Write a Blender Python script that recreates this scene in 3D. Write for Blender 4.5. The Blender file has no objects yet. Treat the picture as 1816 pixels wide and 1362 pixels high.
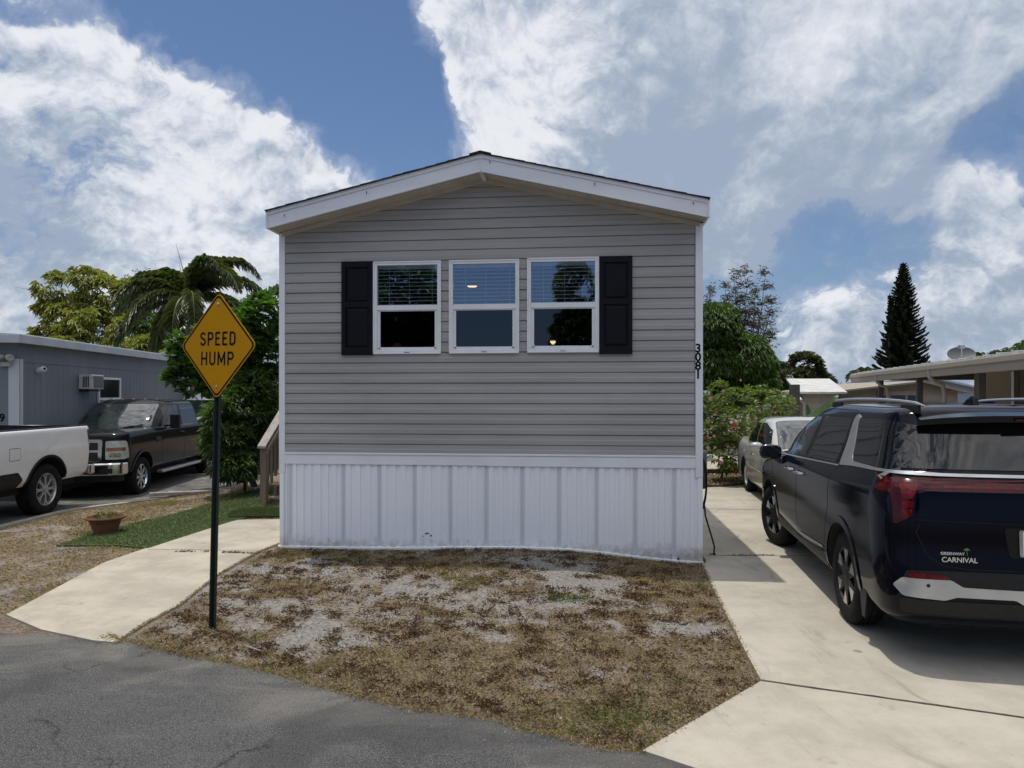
import bpy, bmesh, math, random
import numpy as np
from mathutils import Vector, Matrix, noise
from mathutils.geometry import delaunay_2d_cdt
from mathutils.bvhtree import BVHTree
R = math.radians
random.seed(7); rng = np.random.default_rng(7)
scene = bpy.context.scene; C = scene.collection

# ------------------------------------------------------------------ camera
EYE = 1.9; F = 1260.0; PH = 700.0       # eye height (m), focal length and horizon row in photo pixels
cam_d = bpy.data.cameras.new('camera'); cam = bpy.data.objects.new('camera', cam_d); C.objects.link(cam)
cam.location = (0, 0, EYE); cam.rotation_euler = (R(90), 0, 0)
cam_d.sensor_width = 36; cam_d.lens = 36*F/1816; cam_d.shift_y = (PH-681)/1816
cam_d.clip_start = .05; cam_d.clip_end = 3000
scene.camera = cam

# ------------------------------------------------------------------ sun, sky
TO_SUN = Vector((-.62, .50, 4.0)).normalized()
sun_d = bpy.data.lights.new('sun', 'SUN'); sun = bpy.data.objects.new('sun', sun_d); C.objects.link(sun)
sun_d.energy = 2.3; sun_d.angle = R(.6); sun_d.color = (1, .95, .86)
sun.rotation_euler = TO_SUN.to_track_quat('Z', 'Y').to_euler(); sun.location = (0, 0, 30)

scene.view_settings.view_transform = 'Standard'; scene.view_settings.look = 'None'
scene.view_settings.gamma = 1; scene.view_settings.exposure = 0.22; scene.view_settings.use_curve_mapping = False

class NT:
    """small helper to write node trees as expressions"""
    def __init__(s, tree): s.t = tree; s.t.nodes.clear()
    def n(s, typ, ins=None, **props):
        nd = s.t.nodes.new(typ)
        for k, v in props.items(): setattr(nd, k, v)
        for k, v in (ins or {}).items(): s.put(nd.inputs[k], v)
        return nd
    def put(s, sock, v):
        if isinstance(v, bpy.types.NodeSocket): s.t.links.new(v, sock)
        else:
            if isinstance(v, tuple) and len(v) == 3 and sock.type == 'RGBA': v = v+(1,)
            sock.default_value = v
    def m(s, op, a, b=0.0, c=0.0, clamp=False):
        nd = s.n('ShaderNodeMath', operation=op, use_clamp=clamp)
        s.put(nd.inputs[0], a); s.put(nd.inputs[1], b)
        if op in ('MULTIPLY_ADD',): s.put(nd.inputs[2], c)
        return nd.outputs[0]
    def v(s, op, a, b=(0, 0, 0), scale=None, out=0):
        nd = s.n('ShaderNodeVectorMath', operation=op)
        s.put(nd.inputs[0], a)
        if op != 'SCALE' and op not in ('LENGTH', 'NORMALIZE'): s.put(nd.inputs[1], b)
        if scale is not None: s.put(nd.inputs['Scale'], scale)
        return nd.outputs[out]
    def sstep(s, x, lo, hi):
        nd = s.n('ShaderNodeMapRange', interpolation_type='SMOOTHSTEP')
        s.put(nd.inputs[0], x); nd.inputs[1].default_value = lo; nd.inputs[2].default_value = hi
        return nd.outputs[0]
    def mix(s, f, a, b):
        nd = s.n('ShaderNodeMix', data_type='RGBA')
        s.put(nd.inputs[0], f); s.put(nd.inputs[6], a); s.put(nd.inputs[7], b)
        return nd.outputs[2]
    def noise(s, vec, scale, detail=5, rough=.55, dist=0, lac=2.0, out=0):
        nd = s.n('ShaderNodeTexNoise', {'Scale': scale, 'Detail': detail, 'Roughness': rough, 'Distortion': dist, 'Lacunarity': lac})
        s.put(nd.inputs['Vector'], vec); return nd.outputs[out]

def uv_dir(px, py):
    v = Vector(((px-908)/F, 1, (PH-py)/F)); v.normalize(); return tuple(v)

# cloud density group: direction in, density out
grp = bpy.data.node_groups.new('cloud_density', 'ShaderNodeTree')
grp.interface.new_socket('Direction', in_out='INPUT', socket_type='NodeSocketVector')
grp.interface.new_socket('Density', in_out='OUTPUT', socket_type='NodeSocketFloat')
T = NT(grp); gi = T.n('NodeGroupInput'); go = T.n('NodeGroupOutput')
D = gi.outputs[0]
sep = T.n('ShaderNodeSeparateXYZ', {0: D})
ay = T.m('ABSOLUTE', sep.outputs[1])
Dm = T.n('ShaderNodeCombineXYZ', {0: sep.outputs[0], 1: ay, 2: sep.outputs[2]}).outputs[0]
wob = T.noise(D, 3.6, 5, .62, out=1)
Dw = T.v('ADD', Dm, T.v('SCALE', T.v('SUBTRACT', wob, (.5, .5, .5)), scale=.17))
BLOBS = [ # photo px, py, radius (chord), amount: cloud banks (+) and blue gaps (-) by direction
    (10, 150, .08, .40), (130, 130, .055, .50), (200, 160, .045, .2), (30, 330, .17, .60), (190, 270, .11, .55), (330, 330, .09, .50), (300, 180, .05, .22), (250, 480, .18, .5), (60, 560, .25, .45),
    (460, 320, .06, .50), (530, 345, .05, .55), (420, 450, .08, .35), (330, 120, .05, .26), (290, 50, .04, .2), (645, 322, .030, .62), (580, 345, .035, .45), (720, 290, .03, .3), (-400, 300, .4, .4),
    (950, 100, .11, .50), (930, 220, .09, .55), (1090, 160, .18, .50), (1300, 130, .18, .45), (1330, 270, .13, .34), (1120, 330, .16, .36), (1560, 190, .09, .40),
    (1560, 60, .16, .45), (1740, 70, .11, .48), (1330, 345, .05, .2), (1740, 385, .05, .40), (1790, 370, .05, .3), (1480, 590, .07, .36), (1700, 450, .05, .25), (1560, 610, .09, .3),
    (1730, 600, .09, .38), (1280, 440, .05, .36), (2200, 300, .4, .3), (860, 50, .035, .42), (800, 58, .03, .3), (830, 185, .035, .28), (1620, 330, .05, .22),
    (560, 150, .17, -.42), (320, -10, .10, -.35), (400, 90, .07, -.3), (700, 240, .11, -.35), (445, 400, .025, -.35), (1770, 240, .085, -.60), (1500, 430, .12, -.50), (1620, 500, .05, -.25), (1080, 520, .11, -.70), (20, 10, .05, -.3), (150, 0, .07, -.35), (260, 60, .04, -.2)]
tot = None
for (px, py, rad, amt) in BLOBS:
    d2 = T.v('DISTANCE', Dw, uv_dir(px, py), out=1)
    q = T.m('MULTIPLY', d2, 1/rad); q = T.m('MULTIPLY', q, q); e = T.m('EXPONENT', T.m('MULTIPLY', q, -1.0))
    tot = T.m('MULTIPLY', e, amt) if tot is None else T.m('MULTIPLY_ADD', e, amt, tot)
Dp = T.v('MULTIPLY', Dw, (1, 1, 1.3))
n1 = T.noise(Dp, 2.3, 3, .5, .0)
n2 = T.noise(T.v('ADD', Dp, (5, 3, 1)), 8.0, 12, .68, .0)
fold = T.m('ABSOLUTE', T.m('SUBTRACT', T.noise(T.v('ADD', Dp, (1, 7, 2)), 10.0, 6, .58, .0), .5))
dens = T.m('MULTIPLY_ADD', T.m('SUBTRACT', n1, .5), .9, T.m('MINIMUM', tot, .50))
amp = T.m('MULTIPLY_ADD', T.m('MULTIPLY', T.sstep(sep.outputs[0], .02, .22), T.sstep(sep.outputs[2], .16, .28)), -.42, 1.0)      # smoother veil high on the right
dens = T.m('MULTIPLY_ADD', T.m('MULTIPLY', T.m('SUBTRACT', n2, .5), amp), 1.05, dens)
dens = T.m('MULTIPLY_ADD', T.m('MULTIPLY', T.m('SUBTRACT', fold, .10), amp), 1.5, dens)
back = T.m('MULTIPLY', T.sstep(sep.outputs[1], .15, -.25), T.sstep(sep.outputs[2], .42, .28))
dens = T.m('MULTIPLY_ADD', back, -1.0, dens)     # blue low behind the viewer
dens = T.m('MULTIPLY_ADD', T.sstep(sep.outputs[2], .50, .70), .40, dens)     # unseen cloud added overhead for more ambient light
T.put(go.inputs[0], dens)

w = bpy.data.worlds.new('World'); scene.world = w; w.use_nodes = True
T = NT(w.node_tree)
SKY_STR = .10
tc = T.n('ShaderNodeTexCoord'); D = tc.outputs['Generated']
sky = T.n('ShaderNodeTexSky', sky_type='NISHITA', sun_disc=False)
sky.sun_elevation = math.asin(TO_SUN.z); sky.sun_rotation = math.atan2(TO_SUN.x, TO_SUN.y)
sky.air_density = 1.0; sky.dust_density = .6; sky.ozone_density = 2.5; sky.altitude = 0
def dgrp(vec):
    g = T.n('ShaderNodeGroup', node_tree=grp); T.put(g.inputs[0], vec); return g.outputs[0]
d0 = dgrp(D)
d1 = dgrp(T.v('ADD', D, (TO_SUN*.022+Vector((-.010, 0, 0)))[:]))
alpha = T.m('ADD', T.m('MULTIPLY', T.sstep(d0, -.16, .24), .30), T.m('MULTIPLY', T.sstep(d0, .14, .33), .68))
BRIGHT = [ # photo px, py, radius, brightness change
    (960, 140, .11, .42), (905, 240, .07, .38), (1350, 120, .07, .18), (1500, 20, .08, .3), (1440, 160, .06, .25), (180, 110, .09, .25), (330, 400, .11, .40),
    (100, 240, .10, .30), (1750, 400, .07, .30), (1330, 340, .035, .25), (1750, 90, .08, .12), (640, 320, .04, .4),
    (40, 320, .09, -.30), (90, 380, .10, -.30), (190, 215, .05, -.15), (1200, 260, .16, -.30), (1560, 330, .22, -.25), (1080, 340, .12, -.22), (60, 470, .12, -.10), (1660, 450, .05, -.3)]
sepw = T.n('ShaderNodeSeparateXYZ', {0: D})
Dm = T.n('ShaderNodeCombineXYZ', {0: sepw.outputs[0], 1: T.m('ABSOLUTE', sepw.outputs[1]), 2: sepw.outputs[2]}).outputs[0]
br = .40
for (px, py, rad, amt) in BRIGHT:
    q = T.m('MULTIPLY', T.v('DISTANCE', Dm, uv_dir(px, py), out=1), 1/rad); e = T.m('EXPONENT', T.m('MULTIPLY', T.m('MULTIPLY', q, q), -1.0))
    br = T.m('MULTIPLY_ADD', e, amt, br)
lit = T.m('MULTIPLY_ADD', T.m('SUBTRACT', d0, d1), 1.55, br)
lit = T.sstep(lit, .0, 1.0)
ccol = T.mix(lit, (3.0, 3.6, 4.6), (7.4, 7.6, 7.9))
hz = T.m('EXPONENT', T.m('MULTIPLY', T.m('MAXIMUM', sepw.outputs[2], 0.0), -7.0))
skyc = T.mix(hz, T.v('MULTIPLY', sky.outputs[0], (.58, .66, .76)), (2.1, 2.8, 4.2))
# added fill: unseen cloud overhead and near the sun, brightened and warmed
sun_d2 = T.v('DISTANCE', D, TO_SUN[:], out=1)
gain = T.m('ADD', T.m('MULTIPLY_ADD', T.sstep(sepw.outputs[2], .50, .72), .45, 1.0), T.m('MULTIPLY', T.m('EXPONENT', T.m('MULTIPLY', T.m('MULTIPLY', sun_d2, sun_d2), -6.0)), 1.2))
gain = T.m('MULTIPLY_ADD', T.m('MULTIPLY', T.sstep(sepw.outputs[1], .0, -.3), T.sstep(sepw.outputs[2], .28, .42)), .75, gain)  # unseen cloud behind the viewer, brightened to light the shaded facade
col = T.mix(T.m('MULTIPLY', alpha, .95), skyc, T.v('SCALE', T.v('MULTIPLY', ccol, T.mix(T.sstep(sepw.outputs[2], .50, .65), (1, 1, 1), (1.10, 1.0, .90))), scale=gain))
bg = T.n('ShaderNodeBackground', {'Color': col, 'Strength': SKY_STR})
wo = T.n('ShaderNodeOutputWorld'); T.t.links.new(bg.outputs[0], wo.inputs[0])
w.cycles.sampling_method = 'MANUAL'; w.cycles.sample_map_resolution = 256

# ------------------------------------------------------------------ helpers
def at(px, py, Y): return Vector(((px-908)/F*Y, Y, EYE-(py-PH)/F*Y))
def gp(px, py, z=0.0):
    Y = (EYE-z)*F/(py-PH); return ((px-908)/F*Y, Y)
def sm(a, b, x):
    t = min(1, max(0, (x-a)/(b-a))); return t*t*(3-2*t)
def g(x, y):
    """height of the ground"""
    m = sm(4.9, 8.3, y)*(.075*sm(-7, -3.2, x)*(1-sm(.6, 2.1, x)) + .05*math.exp(-((x-.1)/1.3)**2))
    m -= .10*sm(11, 14, y)*(1-sm(-7, -5.2, x))
    return m*(1-sm(30, 60, y))
def tag(o, label=None, cat=None, group=None, kind=None):
    if label: o['label'] = label
    if cat: o['category'] = cat
    if group: o['group'] = group
    if kind: o['kind'] = kind
    return o
def thing(name, label, cat, loc=(0, 0, 0), rz=0, group=None):
    o = bpy.data.objects.new(name, None); C.objects.link(o); o.location = loc; o.rotation_euler = (0, 0, rz)
    o.empty_display_size = .2
    return tag(o, label, cat, group)
def copy_tree(o, parent=None):
    c = o.copy(); C.objects.link(c)
    if parent: c.parent = parent
    for ch in [q for q in bpy.data.objects if q.parent == o]: copy_tree(ch, c)
    return c
def link(name, me, mats, parent=None, smooth=False, ang=35, bevel=0):
    if not isinstance(mats, (list, tuple)): mats = [mats]
    for m in mats: me.materials.append(m)
    if smooth:
        me.polygons.foreach_set('use_smooth', [True]*len(me.polygons))
        if ang: me.set_sharp_from_angle(angle=R(ang))
    me.name = name
    o = bpy.data.objects.new(name, me); C.objects.link(o)
    if parent: o.parent = parent
    if bevel:
        b = o.modifiers.new('bevel', 'BEVEL'); b.width = bevel; b.segments = 2; b.limit_method = 'ANGLE'; b.angle_limit = R(40)
    return o
class MB:
    def __init__(s): s.v = []; s.f = []; s.mi = []
    def add(s, vs, fs, mi=0, M=None):
        o = len(s.v)
        s.v += [tuple(M @ Vector(p)) if M is not None else tuple(p) for p in vs]
        s.f += [tuple(i+o for i in f) for f in fs]; s.mi += [mi]*len(fs); return s
    def box(s, x0, x1, y0, y1, z0, z1, mi=0, M=None):
        vs = [(x, y, z) for x in (x0, x1) for y in (y0, y1) for z in (z0, z1)]
        return s.add(vs, [(0, 1, 3, 2), (4, 6, 7, 5), (0, 4, 5, 1), (2, 3, 7, 6), (0, 2, 6, 4), (1, 5, 7, 3)], mi, M)
    def tube(s, pts, rad, n=8, mi=0, cap=True, M=None):
        pts = [Vector(p) for p in pts]
        if not isinstance(rad, (list, tuple)): rad = [rad]*len(pts)
        vs = []; fs = []; up = Vector((0, 0, 1)); prev = None
        for i, p in enumerate(pts):
            t = (pts[min(i+1, len(pts)-1)]-pts[max(i-1, 0)])
            t = t.normalized() if t.length > 1e-9 else Vector((0, 0, 1))
            if prev is None: a = t.cross(up if abs(t.z) < .95 else Vector((1, 0, 0))).normalized()
            else: a = (prev-t*prev.dot(t)); a = a.normalized() if a.length > 1e-6 else t.orthogonal().normalized()
            prev = a; b = t.cross(a)
            for k in range(n):
                q = 2*math.pi*k/n; vs.append(p+(a*math.cos(q)+b*math.sin(q))*rad[i])
        for i in range(len(pts)-1):
            for k in range(n):
                k2 = (k+1) % n; fs.append((i*n+k, i*n+k2, (i+1)*n+k2, (i+1)*n+k))
        if cap: fs += [tuple(range(n-1, -1, -1)), tuple((len(pts)-1)*n+k for k in range(n))]
        return s.add(vs, fs, mi, M)
    def lathe(s, prof, n=24, mi=0, M=None, cap=True):
        """prof: (r, z) about the z axis"""
        vs = [(r*math.cos(2*math.pi*k/n), r*math.sin(2*math.pi*k/n), z) for r, z in prof for k in range(n)]
        fs = [(i*n+k, i*n+(k+1) % n, (i+1)*n+(k+1) % n, (i+1)*n+k) for i in range(len(prof)-1) for k in range(n)]
        if cap:
            if prof[0][0] > 1e-4: fs.append(tuple(range(n-1, -1, -1)))
            if prof[-1][0] > 1e-4: fs.append(tuple((len(prof)-1)*n+k for k in range(n)))
        return s.add(vs, fs, mi, M)
    def prism(s, poly, d0, d1, ax='y', mi=0, M=None):
        """2-D polygon extruded along an axis: ax y -> poly is (x,z); x -> (y,z); z -> (x,y)"""
        f = {'y': lambda a, b, d: (a, d, b), 'x': lambda a, b, d: (d, a, b), 'z': lambda a, b, d: (a, b, d)}[ax]
        n = len(poly); vs = [f(a, b, d0) for a, b in poly]+[f(a, b, d1) for a, b in poly]
        fs = [tuple(range(n)), tuple(range(2*n-1, n-1, -1))]+[(i, i+n, (i+1) % n+n, (i+1) % n) for i in range(n)]
        return s.add(vs, fs, mi, M)
    def build(s, name, mats, parent=None, smooth=False, ang=35, bevel=0, fix=True):
        me = bpy.data.meshes.new(name); me.from_pydata(s.v, [], s.f)
        me.polygons.foreach_set('material_index', s.mi)
        if fix:
            bm = bmesh.new(); bm.from_mesh(me); bmesh.ops.recalc_face_normals(bm, faces=bm.faces); bm.to_mesh(me); bm.free()
        me.update()
        return link(name, me, mats, parent, smooth, ang, bevel)
def np_mesh(name, V, Fc, k):
    """fast mesh: V (n,3), faces (m,k)"""
    me = bpy.data.meshes.new(name); V = np.asarray(V, np.float32); Fc = np.asarray(Fc, np.int32)
    me.vertices.add(len(V)); me.vertices.foreach_set('co', V.ravel())
    me.loops.add(Fc.size); me.loops.foreach_set('vertex_index', Fc.ravel())
    me.polygons.add(len(Fc)); me.polygons.foreach_set('loop_start', np.arange(0, Fc.size, k, dtype=np.int32))
    me.update(calc_edges=True); me.validate(); return me

# ------------------------------------------------------------------ materials
def M(name, c1, c2=None, rough=.6, scale=4, detail=5, bump=0, bscale=60, metal=0, coat=0, spec=.5, lo=.35, hi=.65, c3=None, s3=40, lo3=.6, hi3=.72, rvar=0, stretch=(1, 1, 1), bdist=.004, nrough=.6, crough=.03):
    m = bpy.data.materials.new(name); m.use_nodes = True; T = NT(m.node_tree)
    p = T.n('ShaderNodeBsdfPrincipled', {'Roughness': rough, 'Metallic': metal, 'Coat Weight': coat, 'Coat Roughness': crough, 'Specular IOR Level': spec})
    o = T.n('ShaderNodeOutputMaterial'); T.t.links.new(p.outputs[0], o.inputs[0])
    tc = T.n('ShaderNodeTexCoord').outputs['Object']
    vec = T.v('MULTIPLY', tc, stretch)
    if c2:
        f = T.sstep(T.noise(vec, scale, detail, nrough), lo, hi); col = T.mix(f, c1, c2)
        if rvar: T.put(p.inputs['Roughness'], T.m('MULTIPLY_ADD', f, rvar, rough))
    else: col = T.n('ShaderNodeRGB').outputs[0]; col.default_value = c1+(1,)
    if c3: col = T.mix(T.sstep(T.noise(vec, s3, 4, .65), lo3, hi3), col, c3)
    T.put(p.inputs['Base Color'], col)
    if bump:
        b = T.n('ShaderNodeBump', {'Strength': bump, 'Distance': bdist, 'Height': T.noise(vec, bscale, 6, .65)}); T.t.links.new(b.outputs[0], p.inputs['Normal'])
    return m
def Mleaf(name, cols, gloss=.35, trans=.35, rough=.45):
    m = bpy.data.materials.new(name); m.use_nodes = True; T = NT(m.node_tree)
    ge = T.n('ShaderNodeNewGeometry'); r = T.n('ShaderNodeValToRGB', {0: ge.outputs['Random Per Island']})
    el = r.color_ramp.elements
    for i, c in enumerate(cols):
        e = el[i] if i < 2 else el.new(1)
        e.position = i/(len(cols)-1); e.color = c+(1,)
    for i in range(len(cols)): el[i].position = i/(len(cols)-1)
    p = T.n('ShaderNodeBsdfPrincipled', {'Base Color': r.outputs[0], 'Roughness': rough, 'Specular IOR Level': gloss})
    tr = T.n('ShaderNodeBsdfTranslucent', {'Color': T.v('MULTIPLY', r.outputs[0], (1.3, 1.5, .5))})
    mx = T.n('ShaderNodeMixShader', {0: trans, 1: p.outputs[0], 2: tr.outputs[0]})
    o = T.n('ShaderNodeOutputMaterial'); T.t.links.new(mx.outputs[0], o.inputs[0]); return m
def Memit(name, c, s):
    m = bpy.data.materials.new(name); m.use_nodes = True; T = NT(m.node_tree)
    e = T.n('ShaderNodeEmission', {'Color': c, 'Strength': s}); o = T.n('ShaderNodeOutputMaterial'); T.t.links.new(e.outputs[0], o.inputs[0]); return m
def Mpane(name, refl=.25, tint=(.55, .6, .62)):
    m = bpy.data.materials.new(name); m.use_nodes = True; T = NT(m.node_tree)
    gl = T.n('ShaderNodeBsdfGlossy', {'Color': (.75, .85, 1.0), 'Roughness': .012}); tr = T.n('ShaderNodeBsdfTransparent', {'Color': tint})
    b = T.n('ShaderNodeBump', {'Strength': .25, 'Distance': .01, 'Height': T.noise(T.n('ShaderNodeTexCoord').outputs['Object'], 1.6, 2)})
    T.t.links.new(b.outputs[0], gl.inputs['Normal'])
    fr = T.n('ShaderNodeLayerWeight', {'Blend': .35}).outputs['Fresnel']
    mx = T.n('ShaderNodeMixShader', {0: T.m('ADD', T.m('MULTIPLY', fr, .6), refl, clamp=True), 1: tr.outputs[0], 2: gl.outputs[0]})
    o = T.n('ShaderNodeOutputMaterial'); T.t.links.new(mx.outputs[0], o.inputs[0]); return m

siding_m = M('grey_vinyl_siding', (.325, .315, .30), (.385, .375, .358), .5, scale=1.0, stretch=(.4, 1, 3), bump=.05, bscale=90, c3=(.25, .24, .225), s3=3, lo3=.58, hi3=.9)
white_m = M('white_vinyl', (.82, .83, .85), (.76, .77, .79), .4, scale=2, bump=.03)
fascia_m = M('white_fascia', (.78, .80, .83), (.68, .70, .73), .5, scale=1.5, stretch=(.3, 1, 2), c3=(.45, .45, .44), s3=6, lo3=.66, hi3=.85, bump=.04)
soffit_m = M('soffit_vinyl', (.50, .465, .41), (.43, .40, .35), .55)
shingle_m = M('dark_shingles', (.035, .035, .037), (.07, .07, .07), .9, scale=25, bump=.6, bscale=80)
shutter_m = M('black_shutter', (.004, .005, .009), (.006, .007, .011), .5, spec=.18, bump=.08, bscale=120, scale=9)
wood_m = M('weathered_wood', (.15, .115, .085), (.23, .18, .135), .8, scale=7, stretch=(1, 1, .12), bump=.3, bscale=40)
wood_lt = M('worn_wood_edge', (.36, .33, .30), (.26, .22, .19), .8, scale=9, bump=.3)
conc_m = M('concrete', (.46, .42, .335), (.35, .32, .26), .88, scale=2.2, detail=12, nrough=.72, bump=.5, bscale=120, c3=(.20, .185, .155), s3=5, lo3=.60, hi3=.80, spec=.2)
kerb_m = M('old_concrete', (.40, .38, .33), (.30, .29, .26), .9, scale=5, bump=.3)
trim_dark = M('black_plastic', (.009, .009, .010), (.014, .014, .014), .5, spec=.3, scale=30, bump=.1)
rubber_m = M('tyre_rubber', (.008, .008, .008), (.016, .0155, .015), .85, spec=.2, scale=9, bump=.25, bscale=70)
chrome_m = M('chrome', (.62, .63, .64), (.5, .51, .52), .12, metal=1, scale=3)
silver_m = M('satin_silver', (.50, .51, .52), (.44, .45, .46), .32, metal=.75, scale=5)
carglass_m = M('dark_car_glass', (.003, .004, .005), None, .02, spec=.7)
bluegl_m = M('tinted_windscreen', (.045, .06, .06), (.018, .025, .028), .02, spec=1.0, coat=.6, scale=2.5)
wheelwell_m = M('wheel_well', (.008, .008, .008), (.014, .014, .014), .95)
red_m = M('red_lens', (.060, .0012, .0025), (.03, .0006, .0012), .12, spec=.4, scale=30, stretch=(1, 1, .4))
red_hot = M('bright_red_lens', (.17, .003, .005), (.08, .0015, .002), .12, spec=.4, scale=25)
gap_m = M('panel_gap', (.002, .002, .002), None, .9)
text_m = M('black_lettering', (.004, .004, .004), None, .6, spec=.15)
# ------------------------------------------------------------------ polygon tools
def resample(poly, step, closed=True):
    out = []; n = len(poly)
    for i in range(n if closed else n-1):
        a = Vector(poly[i]); b = Vector(poly[(i+1) % n]); k = max(1, int(round((b-a).length/step)))
        out += [tuple(a.lerp(b, j/k)) for j in range(k)]
    if not closed: out.append(tuple(poly[-1]))
    return out
def inside(poly, x, y):
    c = False; n = len(poly); j = n-1
    for i in range(n):
        xi, yi = poly[i]; xj, yj = poly[j]
        if (yi > y) != (yj > y) and x < (xj-xi)*(y-yi)/(yj-yi)+xi: c = not c
        j = i
    return c
def tri_fill(poly, step, jitter=.0):
    """outline + interior grid -> 2-D verts, triangles, outline loop"""
    pl = resample(poly, step); P2 = [Vector(p) for p in pl]
    xs = [p[0] for p in pl]; ys = [p[1] for p in pl]; pts = list(P2)
    x = min(xs)+step*.5
    arr = np.array(pl)
    while x < max(xs):
        y = min(ys)+step*.5
        while y < max(ys):
            if inside(pl, x, y) and np.min((arr[:, 0]-x)**2+(arr[:, 1]-y)**2) > (step*.45)**2:
                pts.append(Vector((x, y)))
            y += step
        x += step
    n = len(pl)
    vs, es, fs, ov, oe, of = delaunay_2d_cdt(pts, [(i, (i+1) % n) for i in range(n)], [], 1, 1e-6)
    return vs, fs, ov, n
def sheet(name, poly, step, zf, mats, thick=0, parent=None):
    vs, fs, ov, n = tri_fill(poly, step)
    V = [(p.x, p.y, zf(p.x, p.y)) for p in vs]; Fc = [tuple(f) for f in fs]
    if thick:
        inv = {}
        for i, l in enumerate(ov):
            for q in l: inv[q] = i
        lp = [inv[i] for i in range(n) if i in inv]; o = len(V)
        V += [(V[i][0], V[i][1], V[i][2]-thick) for i in lp]
        Fc += [(lp[i], o+i, o+(i+1) % len(lp), lp[(i+1) % len(lp)]) for i in range(len(lp))]
    mb = MB(); mb.add(V, Fc); o = mb.build(name, mats, parent, smooth=True, ang=30)
    return o
def round_poly(pts, r, k=4):
    """round the corners of a closed 2-D outline; r number or list"""
    out = []; n = len(pts)
    for i in range(n):
        p = Vector(pts[i]); a = Vector(pts[i-1]); b = Vector(pts[(i+1) % n]); rr = r[i] if isinstance(r, (list, tuple)) else r
        da = (a-p); db = (b-p); d = min(rr, da.length*.45, db.length*.45)
        if d < 1e-4: out.append(tuple(p)); continue
        s = p+da.normalized()*d; e = p+db.normalized()*d
        for j in range(k+1):
            t = j/k; out.append(tuple(s*(1-t)**2+p*2*t*(1-t)+e*t*t))
    return out

# ------------------------------------------------------------------ outlines on the ground (metres)
G = lambda L, z=0.0: [gp(a, b, z) for a, b in L]
path_poly = G([(11, 1088), (92, 1048), (184, 1002), (265, 975), (368, 941), (409, 927), (494, 927)], .04) + [(-2.80, 11.0), (-2.80, 8.46)] + G([(494, 972), (457, 987), (385, 1026), (321, 1072), (265, 1099), (206, 1134), (166, 1131), (74, 1113)], .04)
drive_poly = [(2.16, 7.93), (2.18, 8.0), (2.62, 12.2), (3.2, 15.6), (4.2, 15.9), (4.6, 14.9), (5.2, 14.9), (7.2, 25), (12, 24), (8.6, 4.6), (9.5, 2.0), (9.5, -.5), (1.1, -.5), (1.05, 3.2)] + G([(1140, 1338), (1350, 1213), (1270, 1060), (1243, 1000)])
apron_end = gp(1140, 1338); lawn_corner = gp(1350, 1213)
drive_poly = [(2.16, 7.93), (2.20, 8.05), (2.66, 12.4), (3.15, 15.5), (4.2, 15.8), (4.7, 16.6), (6.2, 25), (12, 25), (8.9, 4.6), (9.6, 2.0), (10.4, -1.2), (1.75, -1.2), (1.55, 3.1)] + [apron_end, lawn_corner] + G([(1270, 1060), (1243, 1000)])
road_edge = [(-60, 5.9), (-12, 6.05)] + G([(0, 1092), (74, 1114), (206, 1136), (300, 1158), (400, 1178), (470, 1192), (560, 1215), (640, 1238), (740, 1262), (810, 1268), (880, 1278), (930, 1300), (1050, 1327), (1140, 1338)]) + [(1.6, 3.3), (3.2, 2.7), (12, 1.4), (60, -2)]
road_edge_j = []
for i, (x, y) in enumerate(resample(road_edge, .12, False)):
    if -8 < x < 1.2 and not inside(path_poly, x, y+.08): y += .055*noise.noise(Vector((x*2.1, 0, 3))) + .03*noise.noise(Vector((x*9, 0, 5)))
    road_edge_j.append((x, y))
road_poly = [(60, -12), (-60, -12)] + [p for p in road_edge_j if p[0] > -59.9]
turf_poly = G([(100, 966), (206, 969), (262, 976), (368, 942), (409, 929), (440, 922), (500, 918)], .05) + [(-2.6, 11.5), (-2.3, 15.2), (-3.0, 16.0)] + G([(457, 867), (420, 880), (313, 912), (230, 930), (166, 946)], .05)
left_drive = [(-7.55, 5.9), (-7.35, 10.1), (-7.30, 11.8), (-6.95, 12.9), (-6.3, 14.3), (-5.6, 16.0), (-5.4, 19), (-7.5, 26), (-14, 26), (-11.5, 5.9)]

asph = bpy.data.materials.new('asphalt'); asph.use_nodes = True; T = NT(asph.node_tree)
tc = T.n('ShaderNodeTexCoord').outputs['Object']
fine = T.noise(tc, 135, 3, .9); mid = T.noise(tc, 48, 4, .8); large = T.noise(tc, .9, 6, .6); dust = T.noise(T.v('MULTIPLY', tc, (.7, 1.5, 1)), 1.5, 8, .68, .6)
col = T.mix(T.sstep(large, .35, .7), (.026, .026, .028), (.052, .0515, .052))
col = T.mix(T.sstep(fine, .46, .60), col, (.12, .12, .119))
col = T.mix(T.sstep(fine, .585, .66), col, (.42, .42, .405))
col = T.mix(T.sstep(mid, .52, .64), col, (.025, .025, .027))
ysep = T.n('ShaderNodeSeparateXYZ', {0: tc})
near_edge = T.m('MULTIPLY', T.sstep(T.m('ADD', ysep.outputs[1], T.m('MULTIPLY', ysep.outputs[0], .33)), 2.7, 4.5), .26)
col = T.mix(T.m('MULTIPLY', T.sstep(T.m('ADD', T.m('ADD', dust, T.m('MULTIPLY', T.m('SUBTRACT', fine, .5), .9)), near_edge), .60, .86), T.m('ADD', .1, T.m('MULTIPLY', fine, .9)), clamp=True), col, (.215, .195, .165))
patch = T.sstep(T.noise(T.v('ADD', tc, (3.3, 1.2, 0)), .42, 3, .55), .505, .53)      # older repair patches
col = T.mix(T.m('MULTIPLY', patch, .40), col, (.030, .030, .032))
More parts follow.
